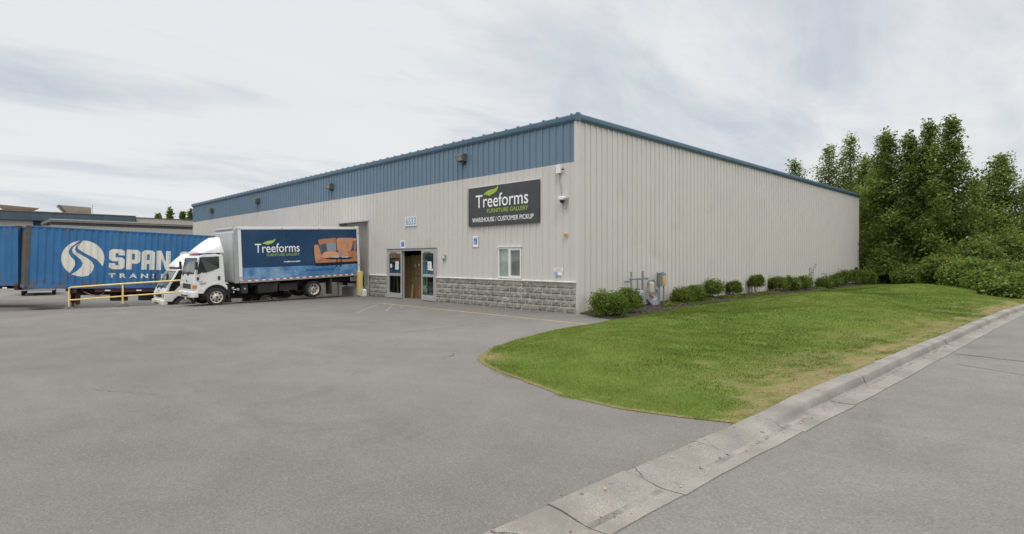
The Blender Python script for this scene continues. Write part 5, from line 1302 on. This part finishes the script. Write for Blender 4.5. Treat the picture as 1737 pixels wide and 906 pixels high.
weed(.55, 23.0, .80, 'sparse weed above the small pale shrub in the far bed', 203)
# trailing ground cover in the bed
P = []
for (x, y, rx_, ry_, n) in ((.25,5.2,.25,.9,500), (.75,6.0,.5,1.2,900), (.85,7.3,.4,.8,700), (.8,9.6,.45,1.0,800), (.7,11.9,.45,1.1,700), (.6,14.2,.4,1.2,600), (.9,4.2,.25,.4,160), (.6,2.6,.18,.25,120), (.2,.5,.12,.35,200), (.95,20.4,.35,.9,350), (.2,8.6,.15,.5,160)):
    a = RNG.uniform(0, 2*PI, n); r_ = np.sqrt(RNG.random(n)); px_ = x+np.cos(a)*r_*rx_; py_ = y+np.sin(a)*r_*ry_
    pz_ = np.array([mulch_z(p, q) for p, q in zip(px_, py_)])+RNG.uniform(.0, .10, n)*(1.1-r_)
    P.append(np.stack([px_, py_, pz_], -1))
P = np.concatenate(P); V, F = leaf_quads(P, .06, .9)
tag(fast('ground_cover', V, F, LM['cover'], RNG.integers(0, 3, len(F))), kind='stuff')
n = 2600; lx = RNG.uniform(.05, 1.75, n); ly = RNG.uniform(-.4, 1, n)**1*0+RNG.random(n)**1.6*26-.2
ok = ly > .15-lx*.41; lx, ly = lx[ok], ly[ok]
V, F = leaf_quads(np.stack([lx, ly, np.array([mulch_z(a, b) for a, b in zip(lx, ly)])+.012], -1), .035, 2.2)
tag(fast('mulch_chips', V, F, [M('chip_dark', (.05,.035,.025), .9), M('chip_brown', (.11,.075,.045), .9), M('chip_straw', (.27,.21,.12), .9)], RNG.choice(3, len(F), p=[.6,.33,.07])), kind='stuff')
mb = MB(); mb.tube([(1.05, 4.6, .11), (1.0, 5.0, .12), (1.02, 5.6, .125), (.95, 6.0, .13)], .018, 6, .01)
tag(mb.build('fallen_branch', WOOD), 'pale fallen branch lying on the mulch below the pedestal', 'branch')
# undergrowth below the trees and along the road
UG = [(3.6,29.6,2.0,1.2,'dark','dark undergrowth bush at the foot of the middle poplars'), (5.5,27.6,2.2,1.7,'dark','dark undergrowth bush below the right-hand poplar'),
 (6.6,25.2,1.9,1.5,'dark','dark bush at the top corner of the lawn'), (7.4,23.0,2.0,1.45,'under','mid green bush at the lawn edge below the pale tree'), (8.2,20.8,1.8,1.0,'under','leafy bush closing the lawn towards the road'),
 (9.0,17.8,1.5,.65,'under','low bush where the lawn meets the kerb'), (8.3,24.6,2.2,1.35,'under','rounded bright bush behind the lawn edge'), (9.3,22.4,2.0,.85,'under','low pale bush nearest the road at the right edge'),
 (7.0,28.2,2.4,2.5,'dark','tall bush between the poplars and the pale tree'), (9.2,27.6,2.6,1.25,'under','spreading bush beside the road further back'), (8.6,32.5,3.2,3.4,'light','big bush under the pale olive tree'), (10.2,31.5,2.8,1.3,'under','far roadside bush at the right edge'), (1.7,31.6,2.0,2.6,'dark','dark bush in the shade behind the last shrub')]
for k, (x, y, w, h, pal, lb) in enumerate(UG):
    shrub('bush', lb, x, y, float(lawn_z(x, y))-.05, w, h, pal, 300+k, int(3000+2300*w*h), .105, .03, 'undergrowth bushes along the tree row', 'bush')

# ------------------------------------------------------------------ camera, light, sky
cam = bpy.data.objects.new('camera', bpy.data.cameras.new('camera')); COL.objects.link(cam)
cam.location = (11.545, -14.279, 1.75); cam.rotation_euler = (rad(90), 0, math.atan2(.7136, .7007))
cam.data.sensor_width = 36; cam.data.lens = 959/1737*36; cam.data.shift_y = -12/1737
cam.data.clip_end = 3000; cam.data.clip_start = .05
sc.camera = cam
SUN_EL, SUN_AZ = 58, 150      # degrees; azimuth measured from +x towards +y is (SUN dir below)
L = bpy.data.lights.new('sun', 'SUN'); L.energy = .8; L.angle = rad(22); L.color = (1., .965, .91)
so = bpy.data.objects.new('sun', L); COL.objects.link(so)
sd = Vector((math.cos(rad(-38))*math.cos(rad(SUN_EL)), math.sin(rad(-38))*math.cos(rad(SUN_EL)), math.sin(rad(SUN_EL))))
so.rotation_euler = sd.to_track_quat('Z', 'Y').to_euler(); so.location = (20, -20, 30)
w = bpy.data.worlds.new('World'); sc.world = w; w.use_nodes = True; nt = w.node_tree
bg = nt.nodes['Background']; out = nt.nodes['World Output']
sky = node(nt, 'ShaderNodeTexSky', sky_type='NISHITA'); sky.sun_disc = False
sky.sun_elevation = rad(SUN_EL); sky.sun_rotation = math.atan2(sd.x, sd.y)
nt.links.new(sky.outputs[0], bg.inputs[0]); bg.inputs[1].default_value = .10
tc = node(nt, 'ShaderNodeTexCoord'); sx = node(nt, 'ShaderNodeSeparateXYZ'); nt.links.new(tc.outputs['Generated'], sx.inputs[0])
zz = math_(nt, 'ADD', math_(nt, 'MAXIMUM', sx.outputs[2], 0.), .16)
cb = node(nt, 'ShaderNodeCombineXYZ')
# cloud deck: direction projected on a layer overhead, so the bands flatten towards the horizon
nt.links.new(math_(nt, 'DIVIDE', sx.outputs[0], zz), cb.inputs[0]); nt.links.new(math_(nt, 'DIVIDE', sx.outputs[1], zz), cb.inputs[1])
mp = node(nt, 'ShaderNodeMapping'); mp.inputs['Rotation'].default_value = (0, 0, rad(-20)); mp.inputs['Scale'].default_value = (1.1, .50, 1); mp.inputs['Location'].default_value = (0., 0., 0)
nt.links.new(cb.outputs[0], mp.inputs[0])
n1 = noise(nt, mp.outputs[0], 1.1, 8, .56, .5); n2 = noise(nt, mp.outputs[0], .45, 4, .5, .2)
mp2 = node(nt, 'ShaderNodeMapping'); mp2.inputs['Rotation'].default_value = (0, 0, rad(25)); mp2.inputs['Scale'].default_value = (1.9, .75, 1); mp2.inputs['Location'].default_value = (3.1, 1.7, 0)
nt.links.new(cb.outputs[0], mp2.inputs[0])
n3 = noise(nt, mp2.outputs[0], 1.4, 9, .6, .8)
cl = math_(nt, 'ADD', math_(nt, 'ADD', math_(nt, 'MULTIPLY', n1, .45), math_(nt, 'MULTIPLY', n2, .25)), math_(nt, 'MULTIPLY', n3, .30))
col = mixc(nt, maprange(nt, cl, .41, .54, 0, 1), (.585,.635,.70), (.83,.84,.85))
col = mixc(nt, maprange(nt, n1, .5, .72, 0, .5), col, (.86,.87,.875))
ov = maprange(nt, sx.outputs[2], .43, .9, 1., 3.6)      # overcast: the zenith is brighter than the horizon
col = mixc(nt, 1., col, grey(nt, ov), 'MULTIPLY')
col = mixc(nt, maprange(nt, sx.outputs[2], .43, .8, 0, 1), col, mixc(nt, 1., col, (1.0, .965, .915), 'MULTIPLY'))
bg2 = node(nt, 'ShaderNodeBackground'); nt.links.new(col, bg2.inputs[0]); bg2.inputs[1].default_value = 1.
mx = node(nt, 'ShaderNodeMixShader'); mx.inputs[0].default_value = .94
nt.links.new(bg.outputs[0], mx.inputs[1]); nt.links.new(bg2.outputs[0], mx.inputs[2]); nt.links.new(mx.outputs[0], out.inputs[0])
sc.view_settings.view_transform = 'Standard'; sc.view_settings.look = 'None'
sc.view_settings.exposure = 0.; sc.view_settings.gamma = 1; sc.view_settings.use_curve_mapping = False
sc.render.engine = 'CYCLES'
sc.cycles.max_bounces = 8; sc.cycles.transparent_max_bounces = 12; sc.cycles.use_denoising = True
sc.cycles.caustics_reflective = False; sc.cycles.caustics_refractive = False
